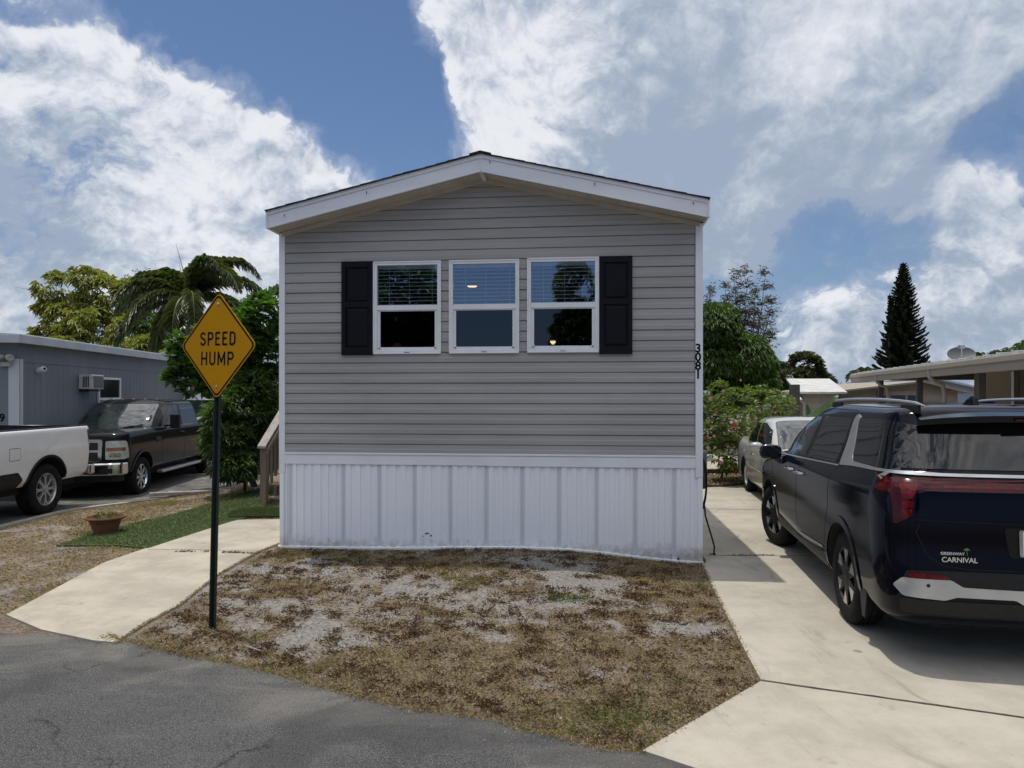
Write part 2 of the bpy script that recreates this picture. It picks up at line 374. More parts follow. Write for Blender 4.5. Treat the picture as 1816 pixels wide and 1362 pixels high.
vc = T.n('ShaderNodeTexVoronoi', {'Scale': .62}, feature='DISTANCE_TO_EDGE'); T.put(vc.inputs['Vector'], T.v('ADD', tc, T.v('SCALE', T.noise(tc, 2.2, 6, .7, out=1), scale=.55)))
crk = T.m('MULTIPLY', T.sstep(vc.outputs['Distance'], .011, .004), T.sstep(T.noise(tc, .8, 2, .5), .47, .56))
col = T.mix(T.m('MULTIPLY', crk, .8), col, (.010, .010, .010))
p = T.n('ShaderNodeBsdfPrincipled', {'Base Color': col, 'Roughness': .88})
b = T.n('ShaderNodeBump', {'Strength': .7, 'Distance': .006, 'Height': T.m('ADD', fine, mid)}); T.t.links.new(b.outputs[0], p.inputs['Normal'])
o = T.n('ShaderNodeOutputMaterial'); T.t.links.new(p.outputs[0], o.inputs[0])

# ground: one sheet to the horizon, with painted-on cover attribute (real bare sand / thatch patches)
def nz(x, y, s, seed=0): return noise.noise(Vector((x*s, y*s, seed)))
def cover(x, y):
    """0 bare sand .. 1 thick dry thatch"""
    c = .60+.55*nz(x*.8, y, 1.25, 1)+.55*nz(x, y, 3.4, 2)+.28*nz(x, y, 9, 4)
    if -3.4 < x < 2.4:
        c -= .26*math.exp(-((y-6.5)/1.05)**2)                      # the sandy middle of the front lawn
        c += .62*(1-sm(4.1, 5.5, y+.12*x)) + .40*sm(1.0, 1.9, x+.5*(y-5.5)*.3)
    else: c += .22
    return min(1, max(0, c))
def axis(lo, a, b, hi, fine, grow=1.25):
    v = list(np.arange(a, b, fine)); st = fine; x = b
    while x < hi: v.append(x); st *= grow; x += st
    v.append(hi); st = fine*grow; x = a-st; pre = []
    while x > lo: pre.append(x); st *= grow; x -= st
    return [lo]+pre[::-1]+v
xs = axis(-900, -8.2, 2.6, 900, .05); ys = axis(-60, 3.0, 12.2, 1500, .05)
V = np.array([(x, y, g(x, y)) for y in ys for x in xs], np.float32); nx = len(xs)
I = np.arange(nx*(len(ys)-1)).reshape(len(ys)-1, nx)[:, :-1].ravel()
me = np_mesh('ground', V, np.stack([I, I+1, I+nx+1, I+nx], 1), 4)
cov = np.array([cover(float(x), float(y)) if (-9 < x < 3 and 2.5 < y < 16) else .75 for y in ys for x in xs], np.float32)
me.attributes.new('cover', 'FLOAT', 'POINT').data.foreach_set('value', cov)
gm = bpy.data.materials.new('dry_lawn_soil'); gm.use_nodes = True; T = NT(gm.node_tree)
tc = T.n('ShaderNodeTexCoord').outputs['Object']; at_ = T.n('ShaderNodeAttribute', attribute_name='cover').outputs['Fac']
sand = T.mix(T.sstep(T.noise(tc, 30, 10, .8), .36, .64), (.17, .152, .138), (.43, .405, .375))
sand = T.mix(T.sstep(T.noise(tc, 110, 3, .9), .56, .66), sand, (.07, .055, .04))
thatch = T.mix(T.sstep(T.noise(tc, 60, 8, .85), .40, .60), (.075, .056, .042), (.40, .31, .215))
thatch = T.mix(T.sstep(T.noise(tc, 2.3, 5, .6), .45, .7), thatch, (.11, .075, .05))
f = T.sstep(T.m('ADD', at_, T.m('MULTIPLY', T.m('SUBTRACT', T.noise(tc, 32, 8, .85), .5), 2.2)), .22, .72)
col = T.mix(f, sand, thatch)
# dark damp soil band next to the asphalt
col = T.mix(T.sstep(T.noise(tc, 170, 3, .8), .60, .72), col, (.085, .072, .058))
p = T.n('ShaderNodeBsdfPrincipled', {'Base Color': col, 'Roughness': .95})
b = T.n('ShaderNodeBump', {'Strength': 1.0, 'Distance': .03, 'Height': T.noise(tc, 38, 9, .75)}); T.t.links.new(b.outputs[0], p.inputs['Normal'])
o = T.n('ShaderNodeOutputMaterial'); T.t.links.new(p.outputs[0], o.inputs[0])
tag(link('ground', me, gm, smooth=True, ang=None), kind='structure')
tag(sheet('road', road_poly, .6, lambda x, y: .008, asph), kind='structure')
def pathz(x, y): return g(x, y)+.016
tag(sheet('walkway', path_poly, .22, pathz, conc_m, .035), kind='structure')
conc2 = bpy.data.materials.new('driveway_concrete'); conc2.use_nodes = True; T = NT(conc2.node_tree)
tc = T.n('ShaderNodeTexCoord').outputs['Object']
col = T.mix(T.sstep(T.noise(tc, 1.6, 12, .72), .34, .66), (.46, .425, .35), (.36, .335, .28))
col = T.mix(T.sstep(T.noise(tc, 4.5, 10, .78), .57, .76), col, (.22, .205, .175))                     # mildew
sc_ = T.v('MULTIPLY', T.v('ADD', tc, T.v('SCALE', T.noise(tc, .5, 2, .5, out=1), scale=1.2)), (7.0, .55, 1))
col = T.mix(T.m('MULTIPLY', T.sstep(T.noise(sc_, 1.2, 5, .7), .56, .74), .62), col, (.22, .21, .185))     # tyre scuffs along the drive
vo = T.n('ShaderNodeTexVoronoi', {'Scale': 1.7}); T.put(vo.inputs['Vector'], T.v('ADD', tc, T.v('SCALE', T.noise(tc, 3, 3, .5, out=1), scale=.12)))
col = T.mix(T.m('MULTIPLY', T.sstep(vo.outputs['Distance'], .065, .03), .65), col, (.15, .14, .125))        # oil drips
col = T.mix(T.m('MULTIPLY', T.sstep(T.noise(tc, 120, 2, .8), .60, .72), .5), col, (.25, .235, .205))
p = T.n('ShaderNodeBsdfPrincipled', {'Base Color': col, 'Roughness': .88, 'Specular IOR Level': .2})
b = T.n('ShaderNodeBump', {'Strength': .5, 'Distance': .004, 'Height': T.noise(tc, 90, 8, .8)}); T.t.links.new(b.outputs[0], p.inputs['Normal'])
o = T.n('ShaderNodeOutputMaterial'); T.t.links.new(p.outputs[0], o.inputs[0])
tag(sheet('driveway', drive_poly, .6, lambda x, y: .022, conc2, .08), kind='structure')
dark_drive_m = M('old_asphalt_drive', (.085, .083, .08), (.13, .125, .115), .95, scale=3, bump=.4, c3=(.26, .245, .22), s3=2.0, lo3=.52, hi3=.7)
tag(sheet('neighbour_driveway', left_drive, .5, lambda x, y: g(x, y)+.012, dark_drive_m), kind='structure')
# light concrete edging of the neighbour's driveway
mb = MB(); L = resample([(-7.50, 5.9), (-7.30, 10.1), (-7.25, 11.8), (-6.95, 12.8)], .3, False)
for i in range(len(L)-1):
    (x0, y0), (x1, y1) = L[i], L[i+1]; z0 = g(x0, y0); z1 = g(x1, y1)
    mb.add([(x0-.07, y0, z0+.03), (x0+.07, y0, z0+.03), (x1+.07, y1, z1+.03), (x1-.07, y1, z1+.03), (x0-.07, y0, z0-.05), (x0+.07, y0, z0-.05), (x1+.07, y1, z1-.05), (x1-.07, y1, z1-.05)], [(0, 1, 2, 3), (1, 5, 6, 2), (4, 0, 3, 7), (4, 5, 1, 0), (3, 2, 6, 7)])
tag(mb.build('kerb', kerb_m), kind='structure')
# expansion joints cut in the concrete (dark, slightly weedy lines)
def joint(name, a, b, zf, wd=.012):
    mb = MB(); a = Vector(a); b = Vector(b); k = 40; n = Vector((-(b-a).y, (b-a).x)).normalized(); P = []
    for i in range(k+1):
        c = a.lerp(b, i/k)+n*.006*noise.noise(Vector((i*.6, a.x, a.y))); w = wd*(.7+.6*abs(noise.noise(Vector((i*.9, a.y, 2)))))
        P += [(c.x+n.x*w/2, c.y+n.y*w/2, zf(c.x, c.y)), (c.x-n.x*w/2, c.y-n.y*w/2, zf(c.x, c.y))]
    mb.add(P, [(2*i, 2*i+1, 2*i+3, 2*i+2) for i in range(k)])
    tag(mb.build(name, M('joint_dirt', (.035, .032, .026), (.10, .095, .08), .95, scale=20)), kind='structure')
dz = lambda x, y: .0265
joint('driveway_joint', lawn_corner, gp(1816+500, 1352, 0), dz, .02)
joint('driveway_joint', gp(1250, 989), gp(1800, 989), dz, .014)
joint('driveway_joint', gp(1251, 905), gp(1500, 908), dz, .02)
joint('walkway_joint', gp(262, 977, .06), gp(477, 983, .06), lambda x, y: pathz(x, y)+.005, .012)

# ------------------------------------------------------------------ the grey mobile home
HX, HY = -2.765, 8.5; HD = Vector((4.904, -.51)); HL = HD.length; HA = math.atan2(HD.y, HD.x)
cx, sx_ = math.cos(HA), math.sin(HA)
def hw(x, y, z=0): return Vector((HX+x*cx-y*sx_, HY+x*sx_+y*cx, z))       # house frame -> world
def hp(px, py, off=0.0):
    """photo pixel -> (x, z) on the front wall plane (off metres in front of it)"""
    r = (px-908)/F; ox, oy = HX+off*sx_, HY-off*cx
    t = (r*oy-ox)/(cx-r*sx_); Y = oy+t*sx_
    return t, EYE-(py-PH)/F*Y
home = thing('mobile_home', 'grey vinyl-sided mobile home with white skirting, black shutters and low gable roof', 'house', (HX, HY, 0), HA)
LEN = 17.0; X0, X1 = .055, HL-.085
ZB = hp(505, 803)[1]; CO = (hp(510, 466.5)[1]-ZB)/19.0
peak_x = HL/2; z_eave = 3.835; z_peak = 4.405
def zg(x): return z_peak-(z_peak-z_eave)*abs(x-peak_x)/peak_x           # underside of the roof
# siding: dutch-lap courses with lap seams
mb = MB(); prof = [(-.015, 0), (-.0155, .42), (-.0115, .50), (-.0105, .895), (.003, .90), (.003, 1.0)]   # (y, fraction of course)
seams = {1: [2.6], 4: [1.05, 3.9], 5: [1.05, 3.9], 2: [1.8], 8: [2.0, 4.15], 9: [2.0, 4.15], 10: [.98, 3.4], 11: [.98, 3.4], 7: [.78], 17: [4.05], 18: [4.05], 19: [.78], 20: [.78, 4.0], 21: [.78, 4.0], 22: [3.05], 23: [3.05]}
nz_c = int((z_peak-ZB)/CO)+1
for c in range(nz_c):
    z0 = ZB+c*CO; br = [X0]+seams.get(c, [])+[X1]
    for k in range(len(br)-1):
        dy = -.0045*(k % 2 == (c//2) % 2); rows = []
        for (py, fr) in prof:
            z = z0+fr*CO
            if z > z_peak: z = z_peak-.001
            if z > z_eave:
                hx = peak_x*(1-(z-z_eave)/(z_peak-z_eave)); xa = max(br[k], peak_x-hx); xb = min(br[k+1], peak_x+hx)
            else: xa, xb = br[k], br[k+1]
            if xa > xb: xa = xb = (xa+xb)/2
            rows.append([(xa, py+dy, z), (xb, py+dy, z)])
        rows = [[(rows[0][0][0], 0.0, z0+.0005), (rows[0][1][0], 0.0, z0+.0005)]]+rows
        vs = [p for r_ in rows for p in r_]; n = len(rows)
        fs = [(2*i, 2*i+1, 2*i+3, 2*i+2) for i in range(n-1)]
        fs += [tuple(2*i for i in range(n)), tuple(2*i+1 for i in range(n-1, -1, -1))]
        mb.add(vs, fs)
# sides and back of the box, set behind the siding
poly = [(0.012, ZB-.05), (HL-.012, ZB-.05), (HL-.012, z_eave), (peak_x, z_peak-.002), (.012, z_eave)]
WX0, WZ0, WX1, WZ1 = hp(663, 627)[0]+.01, hp(663, 627)[1]+.01, hp(1060, 460)[0]-.01, hp(1060, 460)[1]-.02
wallb = MB()
def wall_y(y0, y1, mi=0):
    # front slab with one opening for the three windows
    wallb.add([], [])
    wallb.prism([(0.012, ZB-.05), (WX0, ZB-.05), (WX0, zg(WX0)), (.012, z_eave)], y0, y1)
    wallb.prism([(WX1, ZB-.05), (HL-.012, ZB-.05), (HL-.012, z_eave), (WX1, zg(WX1))], y0, y1)
    wallb.prism([(WX0, ZB-.05), (WX1, ZB-.05), (WX1, WZ0), (WX0, WZ0)], y0, y1)
    wallb.prism([(WX0, WZ1), (WX1, WZ1), (WX1, zg(WX1)), (peak_x, z_peak-.002), (WX0, zg(WX0))], y0, y1)
siding = mb.build('siding', siding_m, home, fix=False)
# cut the siding where the window openings are (windows cover it); side walls
wallb.box(.012, .10, .08, LEN, ZB-.05, z_eave); wallb.box(HL-.10, HL-.012, .08, LEN, ZB-.05, z_eave)
wallb.prism(poly, LEN-.08, LEN); wallb.box(.1, HL-.1, .08, LEN-.08, ZB-.05, ZB)
wall_y(.004, .08)
# side siding courses (simple laps on both long walls)
for c in range(int((z_eave-ZB)/CO)):
    z0 = ZB+c*CO
    for s, xw in ((-1, .012), (1, HL-.012)):
        wallb.add([(xw+s*.012, .06, z0), (xw+s*.012, LEN, z0), (xw+s*.002, LEN, z0+CO), (xw+s*.002, .06, z0+CO), (xw, .06, z0), (xw, LEN, z0)], [(0, 1, 2, 3), (0, 4, 5, 1)])
wallb.build('wall', siding_m, home)
# cut window hole through the siding strips with a boolean
cut = MB()
WIN = []
for (a, b, c_, d_) in [((662.5, 465), (781.5, 626.5), 0, 0), ((797, 462.5), (920, 625.5), 0, 0), ((935.5, 458.5), (1061.5, 624), 0, 0)]:
    xa, za = hp(*a, .03); xb, zb = hp(*b, .03); WIN.append((xa, xb, zb, za))
room_m = M('dark_room', (.010, .012, .016), (.016, .018, .024), .9, scale=1)
cob = MB()
for (xa, xb, za, zb) in WIN: cob.box(xa+.02, xb-.02, -.03, .2, za+.02, zb-.02)
cobj = cob.build('cutter', trim_dark)
for ob in [q for q in bpy.data.objects if q.name in ('siding',)]:
    md = ob.modifiers.new('b', 'BOOLEAN'); md.object = cobj; md.operation = 'DIFFERENCE'; md.solver = 'FAST'
    cobj.parent = home
    bpy.context.view_layer.update(); me2 = bpy.data.meshes.new_from_object(ob.evaluated_get(bpy.context.evaluated_depsgraph_get())); ob.modifiers.clear()
    if len(me2.polygons) > 50: ob.data = me2
bpy.data.objects.remove(cobj)
# interior box
mb = MB(); mb.box(WX0-.6, WX1+.6, 3.2, 3.25, ZB, 3.7); mb.box(WX0-.62, WX0-.6, .09, 3.2, ZB, 3.7); mb.box(WX1+.6, WX1+.62, .09, 3.2, ZB, 3.7)
mb.box(WX0-.6, WX1+.6, .09, 3.2, 3.7, 3.74); mb.box(WX0-.6, WX1+.6, .09, 3.2, ZB+.02, ZB+.05)
mb.build('interior_wall', room_m, home)
mb = MB()
for i in range(3): mb.box(WIN[0][0]+.1+.1*i, WIN[0][0]+.24+.1*i, 1.2+.299*i, 1.5+.3*i, ZB+.1, ZB+.85+.1*(i % 2))
mb.build('interior_cabinet', M('dim_cabinet', (.02, .018, .02), None, .7), home) if False else mb.build('interior_furniture', M('dim_furniture', (.05, .02, .015), (.02, .02, .03), .7), home)
pane_m = Mpane('window_glass', .17, (.80, .84, .88)); lowpane_m = Mpane('screened_glass', .045, (.26, .29, .32))
vinyl_m = M('window_vinyl', (.82, .83, .83), (.76, .77, .77), .35, scale=3)
slat_m = M('blind_slat', (.95, .95, .95), None, .5)
slot_m = gap_m
for wi, (xa, xb, za, zb) in enumerate(WIN):
    W, Hh = xb-xa, zb-za; f = .040; mid = za+Hh*.49
    fr = MB()
    for (a, b, c_, d_) in ((xa, xb, za, za+f), (xa, xb, zb-f, zb), (xa, xa+f, za+f, zb-f), (xb-f, xb, za+f, zb-f)): fr.box(a, b, -.034, .05, c_, d_)
    for (a, b, c_, d_) in ((xa-.004, xb+.004, za-.006, za+.012), (xa-.004, xb+.004, zb-.012, zb+.006), (xa-.006, xa+.010, za+.012, zb-.012), (xb-.010, xb+.006, za+.012, zb-.012)): fr.box(a, b, -.042, -.0342, c_, d_)
    frame = fr.build('window', vinyl_m, home, bevel=.003)
    s = MB(); s.box(xa+f, xb-f, -.028, .02, mid-.018, mid+.040)
    for (a, b, c_, d_) in ((xa+f, xb-f, za+f, za+f+.034), (xa+f, xa+f+.034, za+f+.034, mid-.030), (xb-f-.034, xb-f, za+f+.034, mid-.030), (xa+f, xb-f, mid-.030, mid-.0185)): s.box(a, b, -.016, .02, c_, d_)
    for xq in (xa+f+.012, xb-f-.044):
        s.box(xq, xq+.032, -.024, -.0165, za+f+.010, za+f+.040)
    s.build('sash', vinyl_m, frame, bevel=.002)
    for xq in (xa+f+.020, xb-f-.036): MB().box(xq, xq+.016, -.0262, -.0243, za+f+.018, za+f+.032).build('latch', gap_m, frame)
    MB().box(xa+W*.5-.03, xa+W*.5+.03, -.0440, -.0425, za+.010, za+.016).build('sash_pull', gap_m, frame)
    s = MB(); s.box(xa+f+.030, xb-f-.030, .006, .010, za+f+.030, mid-.028); s.build('lower_pane', lowpane_m, frame)
    s = MB(); s.box(xa+f-.003, xb-f+.003, -.006, -.002, mid+.035, zb-f+.003); s.build('upper_pane', pane_m, frame)
    s = MB(); nsl = 10; z_hi = zb-f-.02; z_lo = mid+.05
    for k in range(nsl):
        z = z_hi-.045-(z_hi-.045-z_lo)*k/(nsl-1)
        s.box(xa+.045, xb-.045, .016, .030, z-.004, z+.003, 0, Matrix.Identity(4)); s.add([(xa+.045, .030, z), (xb-.045, .030, z), (xb-.045, .062, z+.004), (xa+.045, .062, z+.004)], [(0, 1, 2, 3)])
    s.box(xa+.045, xb-.045, .012, .06, z_hi-.018, z_hi+.03)
    for q in (.22, .52, .86): s.box(xa+W*q, xa+W*q+.004, .012, .0155, z_lo, z_hi)
    s.box(xb-.115, xb-.110, .0165, .0205, za+Hh*.32, z_lo)
    s.build('blind', slat_m, frame)
# the two lamps burning inside
mb = MB(); lx, lz = hp(824, 497); mb.lathe([(.001, -.015), (.055, -.008), (.062, .0), (.03, .012), (.001, .014)], 20, 0, Matrix.Translation((lx, .55, lz+.015)))
mb.build('ceiling_lamp', Memit('warm_lamp', (1, .66, .36), 2.2), home, smooth=True)
mb = MB(); lx, lz = hp(977, 602); mb.lathe([(.001, -.022), (.018, -.018), (.020, -.006), (.034, .0), (.032, .02), (.001, .022)], 16, 0, Matrix.Translation((lx, .5, lz)))
mb.build('table_lamp', Memit('warm_bulb', (1, .62, .28), 14), home, smooth=True)
# shutters
def shutter(xa, xb, za, zb):
    s = MB(); W = xb-xa; fr = .048; mz = za+(zb-za)*.535
    s.box(xa, xb, -.028, -.013, za, zb)
    for (a, b, c_, d_) in ((xa, xa+fr, za, zb), (xb-fr, xb, za, zb), (xa+fr, xb-fr, za, za+.085), (xa+fr, xb-fr, zb-.07, zb), (xa+fr, xb-fr, mz-.03, mz+.03)): s.box(a, b, -.046, -.0281, c_, d_)
    for (c_, d_) in ((za+.085, mz-.03), (mz+.03, zb-.07)):
        a, b, c2, d2 = xa+fr+.012, xb-fr-.012, c_+.012, d_-.012
        i = .022; s.add([(a, -.0285, c2), (b, -.0285, c2), (b, -.0285, d2), (a, -.0285, d2), (a+i, -.042, c2+i), (b-i, -.042, c2+i), (b-i, -.042, d2-i), (a+i, -.042, d2-i)],
                        [(0, 1, 5, 4), (1, 2, 6, 5), (2, 3, 7, 6), (3, 0, 4, 7), (4, 5, 6, 7)])
    return s.build('shutter', shutter_m, home, bevel=.002)
xa, zt = hp(605.5, 464, .04); xb, zb_ = hp(661, 629.5, .04); shutter(xa, xb, zb_, zt)
xa, zt = hp(1063, 454.5, .04); xb, zb_ = hp(1121.5, 627.5, .04); shutter(xa, xb, zb_, zt)
# corner trims, ledge between siding and skirting
TZ = hp(495, 838)[1]
for (a, b) in ((-.012, .060), (HL-.078, HL+.004)):
    mb = MB(); mb.box(a, b, -.028, .004, TZ, z_eave-.01)
    if a < 1: mb.box(a, a+.012, .004, .07, TZ, z_eave-.01)
    else: mb.box(b-.012, b, .004, .07, TZ, z_eave-.01)
    mb.build('corner_trim', white_m, home, bevel=.003)
mb = MB(); LZ = ZB-.128
mb.box(.0605, 2.53, -.030, -.004, LZ, ZB-.012); mb.box(2.5, HL-.0785, -.0325, -.004, LZ-.004, ZB-.014)
mb.box(.0605, HL-.0785, -.040, -.004, ZB-.011, ZB+.010); mb.build('ledge_trim', white_m, home, bevel=.003)
# skirting: ribbed white panels with perforated vent strips
def gfront(x): p = hw(x, 0); return g(p.x, p.y-.05)+.004
skirt = bpy.data.materials.new('white_skirting'); skirt.use_nodes = True; T = NT(skirt.node_tree)
tc = T.n('ShaderNodeTexCoord').outputs['Object']; ss = T.n('ShaderNodeSeparateXYZ', {0: tc})
col = T.mix(T.noise(T.v('MULTIPLY', tc, (3, 1, .4)), 3, 5), (.86, .88, .91), (.90, .92, .95))
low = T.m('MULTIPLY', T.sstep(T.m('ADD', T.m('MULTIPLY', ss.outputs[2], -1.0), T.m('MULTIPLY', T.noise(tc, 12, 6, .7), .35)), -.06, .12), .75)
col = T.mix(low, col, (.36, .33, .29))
p = T.n('ShaderNodeBsdfPrincipled', {'Base Color': col, 'Roughness': .38}); o = T.n('ShaderNodeOutputMaterial'); T.t.links.new(p.outputs[0], o.inputs[0])
vent = bpy.data.materials.new('perforated_vent'); vent.use_nodes = True; T = NT(vent.node_tree)
tc = T.n('ShaderNodeTexCoord').outputs['Object']; ss = T.n('ShaderNodeSeparateXYZ', {0: tc})
k_ = 2*math.pi/.026
hx_ = T.m('MULTIPLY', T.m('SINE', T.m('MULTIPLY', ss.outputs[0], k_)), T.m('SINE', T.m('MULTIPLY', ss.outputs[2], k_)))
hole = T.sstep(hx_, .42, .62)
col = T.mix(hole, (.76, .785, .81), (.08, .085, .09))
p = T.n('ShaderNodeBsdfPrincipled', {'Base Color': col, 'Roughness': .45}); o = T.n('ShaderNodeOutputMaterial'); T.t.links.new(p.outputs[0], o.inputs[0])
vpx = [516, 609.7, 673.5, 735.6, 799, 862.5, 926.5, 991.5, 1058, 1126.5, 1195.5]
vx = [hp(q, 900)[0] for q in vpx]; HWV = .023
pts = [(.02, -.004)]; vents = []
def panel(a, b, shallow=False):
    """ribs between two vent strips"""
    W = b-a; k = max(1, round(W/.37)); 
    for j in range(k):
        o = a+W*j/k; s = W/k
        for (f, y) in ((.02, -.020), (.16, -.020), (.18, -.005), (.30, -.0065), (.32, -.018), (.46, -.018), (.475, -.002), (.60, -.0035), (.62, -.018), (.78, -.018), (.80, -.003), (.93, -.004), (.95, -.020), (.98, -.020)): pts.append((o+s*f, y))
panel(.03, vx[0]-HWV-.004)
for i, x in enumerate(vx):
    pts += [(x-HWV, -.006), (x+HWV, -.006)]; vents.append((x-HWV, x+HWV))
    nx_ = vx[i+1]-HWV if i+1 < len(vx) else HL-.03
    panel(x+HWV+.003, nx_-.003)
pts.append((HL-.02, -.004))
mb = MB(); mbv = MB(); zt = LZ+.02
for (a, ya), (b, yb) in zip(pts[:-1], pts[1:]):
    q = [(a, ya, gfront(a)), (b, yb, gfront(b)), (b, yb, zt), (a, ya, zt)]
    isv = any(abs(a-v0) < 1e-6 and abs(b-v1) < 1e-6 for v0, v1 in vents)
    if isv: MB().add(q, [(0, 1, 2, 3)]).build('skirting_vent', vent, home, fix=False)
    else: mb.add(q, [(0, 1, 2, 3)])
for xx in (.0, HL): mb.add([(xx, -.004, 0), (xx, LEN, 0), (xx, LEN, zt), (xx, -.004, zt)], [(0, 1, 2, 3)])
mb.add([(0, LEN, 0), (HL, LEN, 0), (HL, LEN, zt), (0, LEN, zt)], [(0, 1, 2, 3)])
mb.box(-.004, .045, -.0245, -.0205, gfront(0)+.02, TZ-.002); mb.box(HL-.05, HL+.002, -.0245, -.0205, gfront(HL)+.02, TZ-.002)
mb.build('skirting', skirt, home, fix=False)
mb = MB(); K = 50
for i in range(K):
    a, b = -.012+(HL+.018)*i/K, -.012+(HL+.018)*(i+1)/K; za, zb = gfront(a), gfront(b)
    mb.add([(a, -.045, za-.03), (b, -.045, zb-.03), (b, -.045, zb+.018), (a, -.045, za+.018), (b, -.003, zb+.024), (a, -.003, za+.024)], [(0, 1, 2, 3), (3, 2, 4, 5)])
mb.build('bottom_rail', white_m, home, fix=False)
# small holes torn in the skirting
mb = MB()
for (px, py, w_, h_) in ((757, 946, .030, .010), (764, 950, .014, .012), (750, 951, .010, .006), (1203, 991, .012, .018), (1190, 984, .006, .008), (1127, 983, .010, .005)):
    x, z = hp(px, py, .022); MB().prism([(x-w_, z-h_*.3), (x-w_*.2, z-h_), (x+w_, z-h_*.1), (x+w_*.5, z+h_), (x-w_*.4, z+h_*.5)], -.0225, -.0203).build('hole', gap_m, home)
# roof: soffit, fascia, shingles
OV = .335; SW = .003
soff = MB(); fas = MB(); rf = MB(); FH = .183
for s in (-1, 1):
    xe = -SW if s < 0 else HL+SW; ze = zg(0)-.004*1
    slope = (z_peak-z_eave)/peak_x
    def zl(x): return z_peak-slope*abs(x-peak_x)
    # corrugated soffit running along the slope
    rows = []; K = 13
    for k in range(K+1):
        y = -OV+.02+(OV-.02)*k/K; dz_ = (.008 if k % 4 in (1, 2) else 0)
        rows.append([(xe, y, zl(xe)+dz_), (peak_x, y, z_peak+dz_)])
    vs = [p for r_ in rows for p in r_]; soff.add(vs, [(2*i, 2*i+1, 2*i+3, 2*i+2) for i in range(K)])
    a, b = (xe, peak_x+s*.001)
    P = [(xe, zl(xe)-.022), (b, z_peak-.022), (b, z_peak-.022+FH), (xe, zl(xe)-.022+FH)]
    fas.prism(P, -OV-.012, -OV+.012)
    P2 = [(xe, zl(xe)-.026+FH-.03), (b, z_peak-.026+FH-.03), (b, z_peak-.022+FH+.008), (xe, zl(xe)-.022+FH+.008)]
    fas.prism(P2, -OV-.024, -OV-.0125)
    P3 = [(xe, zl(xe)-.024), (b, z_peak-.024), (b, z_peak-.014), (xe, zl(xe)-.014)]; fas.prism(P3, -OV-.017, -OV-.0122)
    # side fascia & end cap
    fas.box(min(xe, xe+s*.02), max(xe, xe+s*.02), -OV-.024, LEN+.2, zl(xe)-.026, zl(xe)-.022+FH)
    # J trim where soffit meets the wall
    wt = [(xe-s*.03, zl(xe)-.052), (peak_x, z_peak-.052), (peak_x, z_peak+.002), (xe-s*.03, zl(xe)+.002)]
    soff.prism(wt, -.030, -.0135)
    R0 = zl(xe)-.022+FH+.009; R1 = z_peak-.022+FH+.009
    xo = xe+s*.022; Ro = R0-slope*.022
    rf.prism([(xo, Ro), (b, R1), (b, R1+.007), (xo, Ro+.007)], -OV-.045, LEN+.25)
    nr = 20
    for k in range(nr):                                     # shingle courses, ragged front edge
        f0, f1 = k/nr, (k+1)/nr
        xA, xB = xo+(peak_x-xo)*f0, xo+(peak_x-xo)*f1; zA, zB = Ro+(R1-Ro)*f0+.007, Ro+(R1-Ro)*f1+.007; jj = random.uniform(0, .012)
        rf.prism([(xA, zA), (xB, zB), (xB, zB+.003), (xA, zA+.007)], -OV-.045-jj, LEN+.25)
rf.prism([(peak_x-.12, R1+.016-.12*slope), (peak_x, R1+.016), (peak_x+.12, R1+.016-.12*slope), (peak_x+.12, R1+.025-.12*slope), (peak_x, R1+.027), (peak_x-.12, R1+.025-.12*slope)], -OV-.06, LEN+.25)
rf.build('roof', shingle_m, home); soff.build('soffit', soffit_m, home, fix=False)
fas.box(peak_x-.006, peak_x+.006, -OV-.026, -OV-.0245, z_peak-.02, z_peak+FH-.03)
fas.box(peak_x-.022, peak_x+.022, -OV+.01, -.02, z_peak-.034, z_peak-.008)
for (px, py) in ((504, 382), (650, 341), (869, 287), (1055, 326), (1230, 360)):
    x, z = hp(px, py, OV+.03); fas.box(x-.006, x+.004, -OV-.0275, -OV-.0245, z-.012, z+.012, 1)
fas.build('fascia', [fascia_m, trim_dark], home, bevel=.0015)

# ------------------------------------------------------------------ lettering
def text(body, size, m, parent, name, M4, ext=.002, off=0.0, xs=1.0, align='CENTER', sp=1.0):
    cu = bpy.data.curves.new(name, 'FONT'); cu.body = body; cu.size = size; cu.extrude = ext; cu.offset = off; cu.align_x = align; cu.align_y = 'CENTER'; cu.space_character = sp
    o = bpy.data.objects.new(name, cu); C.objects.link(o); bpy.context.view_layer.update()
    me = bpy.data.meshes.new_from_object(o); bpy.data.objects.remove(o)
    me.transform(M4 @ Matrix.Diagonal((xs, 1, 1, 1))); return link(name, me, m, parent)
FR = Matrix.Rotation(R(90), 4, 'X')             # lettering that faces -y
for i, ch in enumerate('3081'):
    x, z = hp(1238, 618+i*15.6, .03); text(ch, .132, text_m, home, 'house_number', Matrix.Translation((x, -.0300, z)) @ FR, .0015, .0036)
# ------------------------------------------------------------------ speed hump sign
bx, by = gp(375, 1114, .02)
sign = thing('road_sign', 'yellow diamond warning sign lettered SPEED HUMP on a dark green steel post', 'road sign', (bx, by, g(bx, by)), 0)
SA = R(-27); lean = R(1.3)
Mp = Matrix.Rotation(SA, 4, 'Z')
lean_m = Matrix.Rotation(lean, 4, 'Y')
post_m = M('green_steel_post', (.010, .022, .016), (.018, .030, .022), .45, scale=14, bump=.15, metal=.2)
mb = MB(); PHt = 2.34
U = [(-.042, 0), (-.030, 0), (-.016, .034), (.016, .034), (.030, 0), (.042, 0), (.042, .006), (.034, .006), (.020, .040), (-.020, .040), (-.034, .006), (-.042, .006)]
mb.prism(U, -.15, PHt, 'z', 0, lean_m @ Mp @ Matrix.Diagonal((.8, .8, 1, 1))); mb.build('post', post_m, sign)
zc = EYE-(613-PH)/F*by-g(bx, by); a = .431; c0 = Matrix.Translation((0, 0, 0))
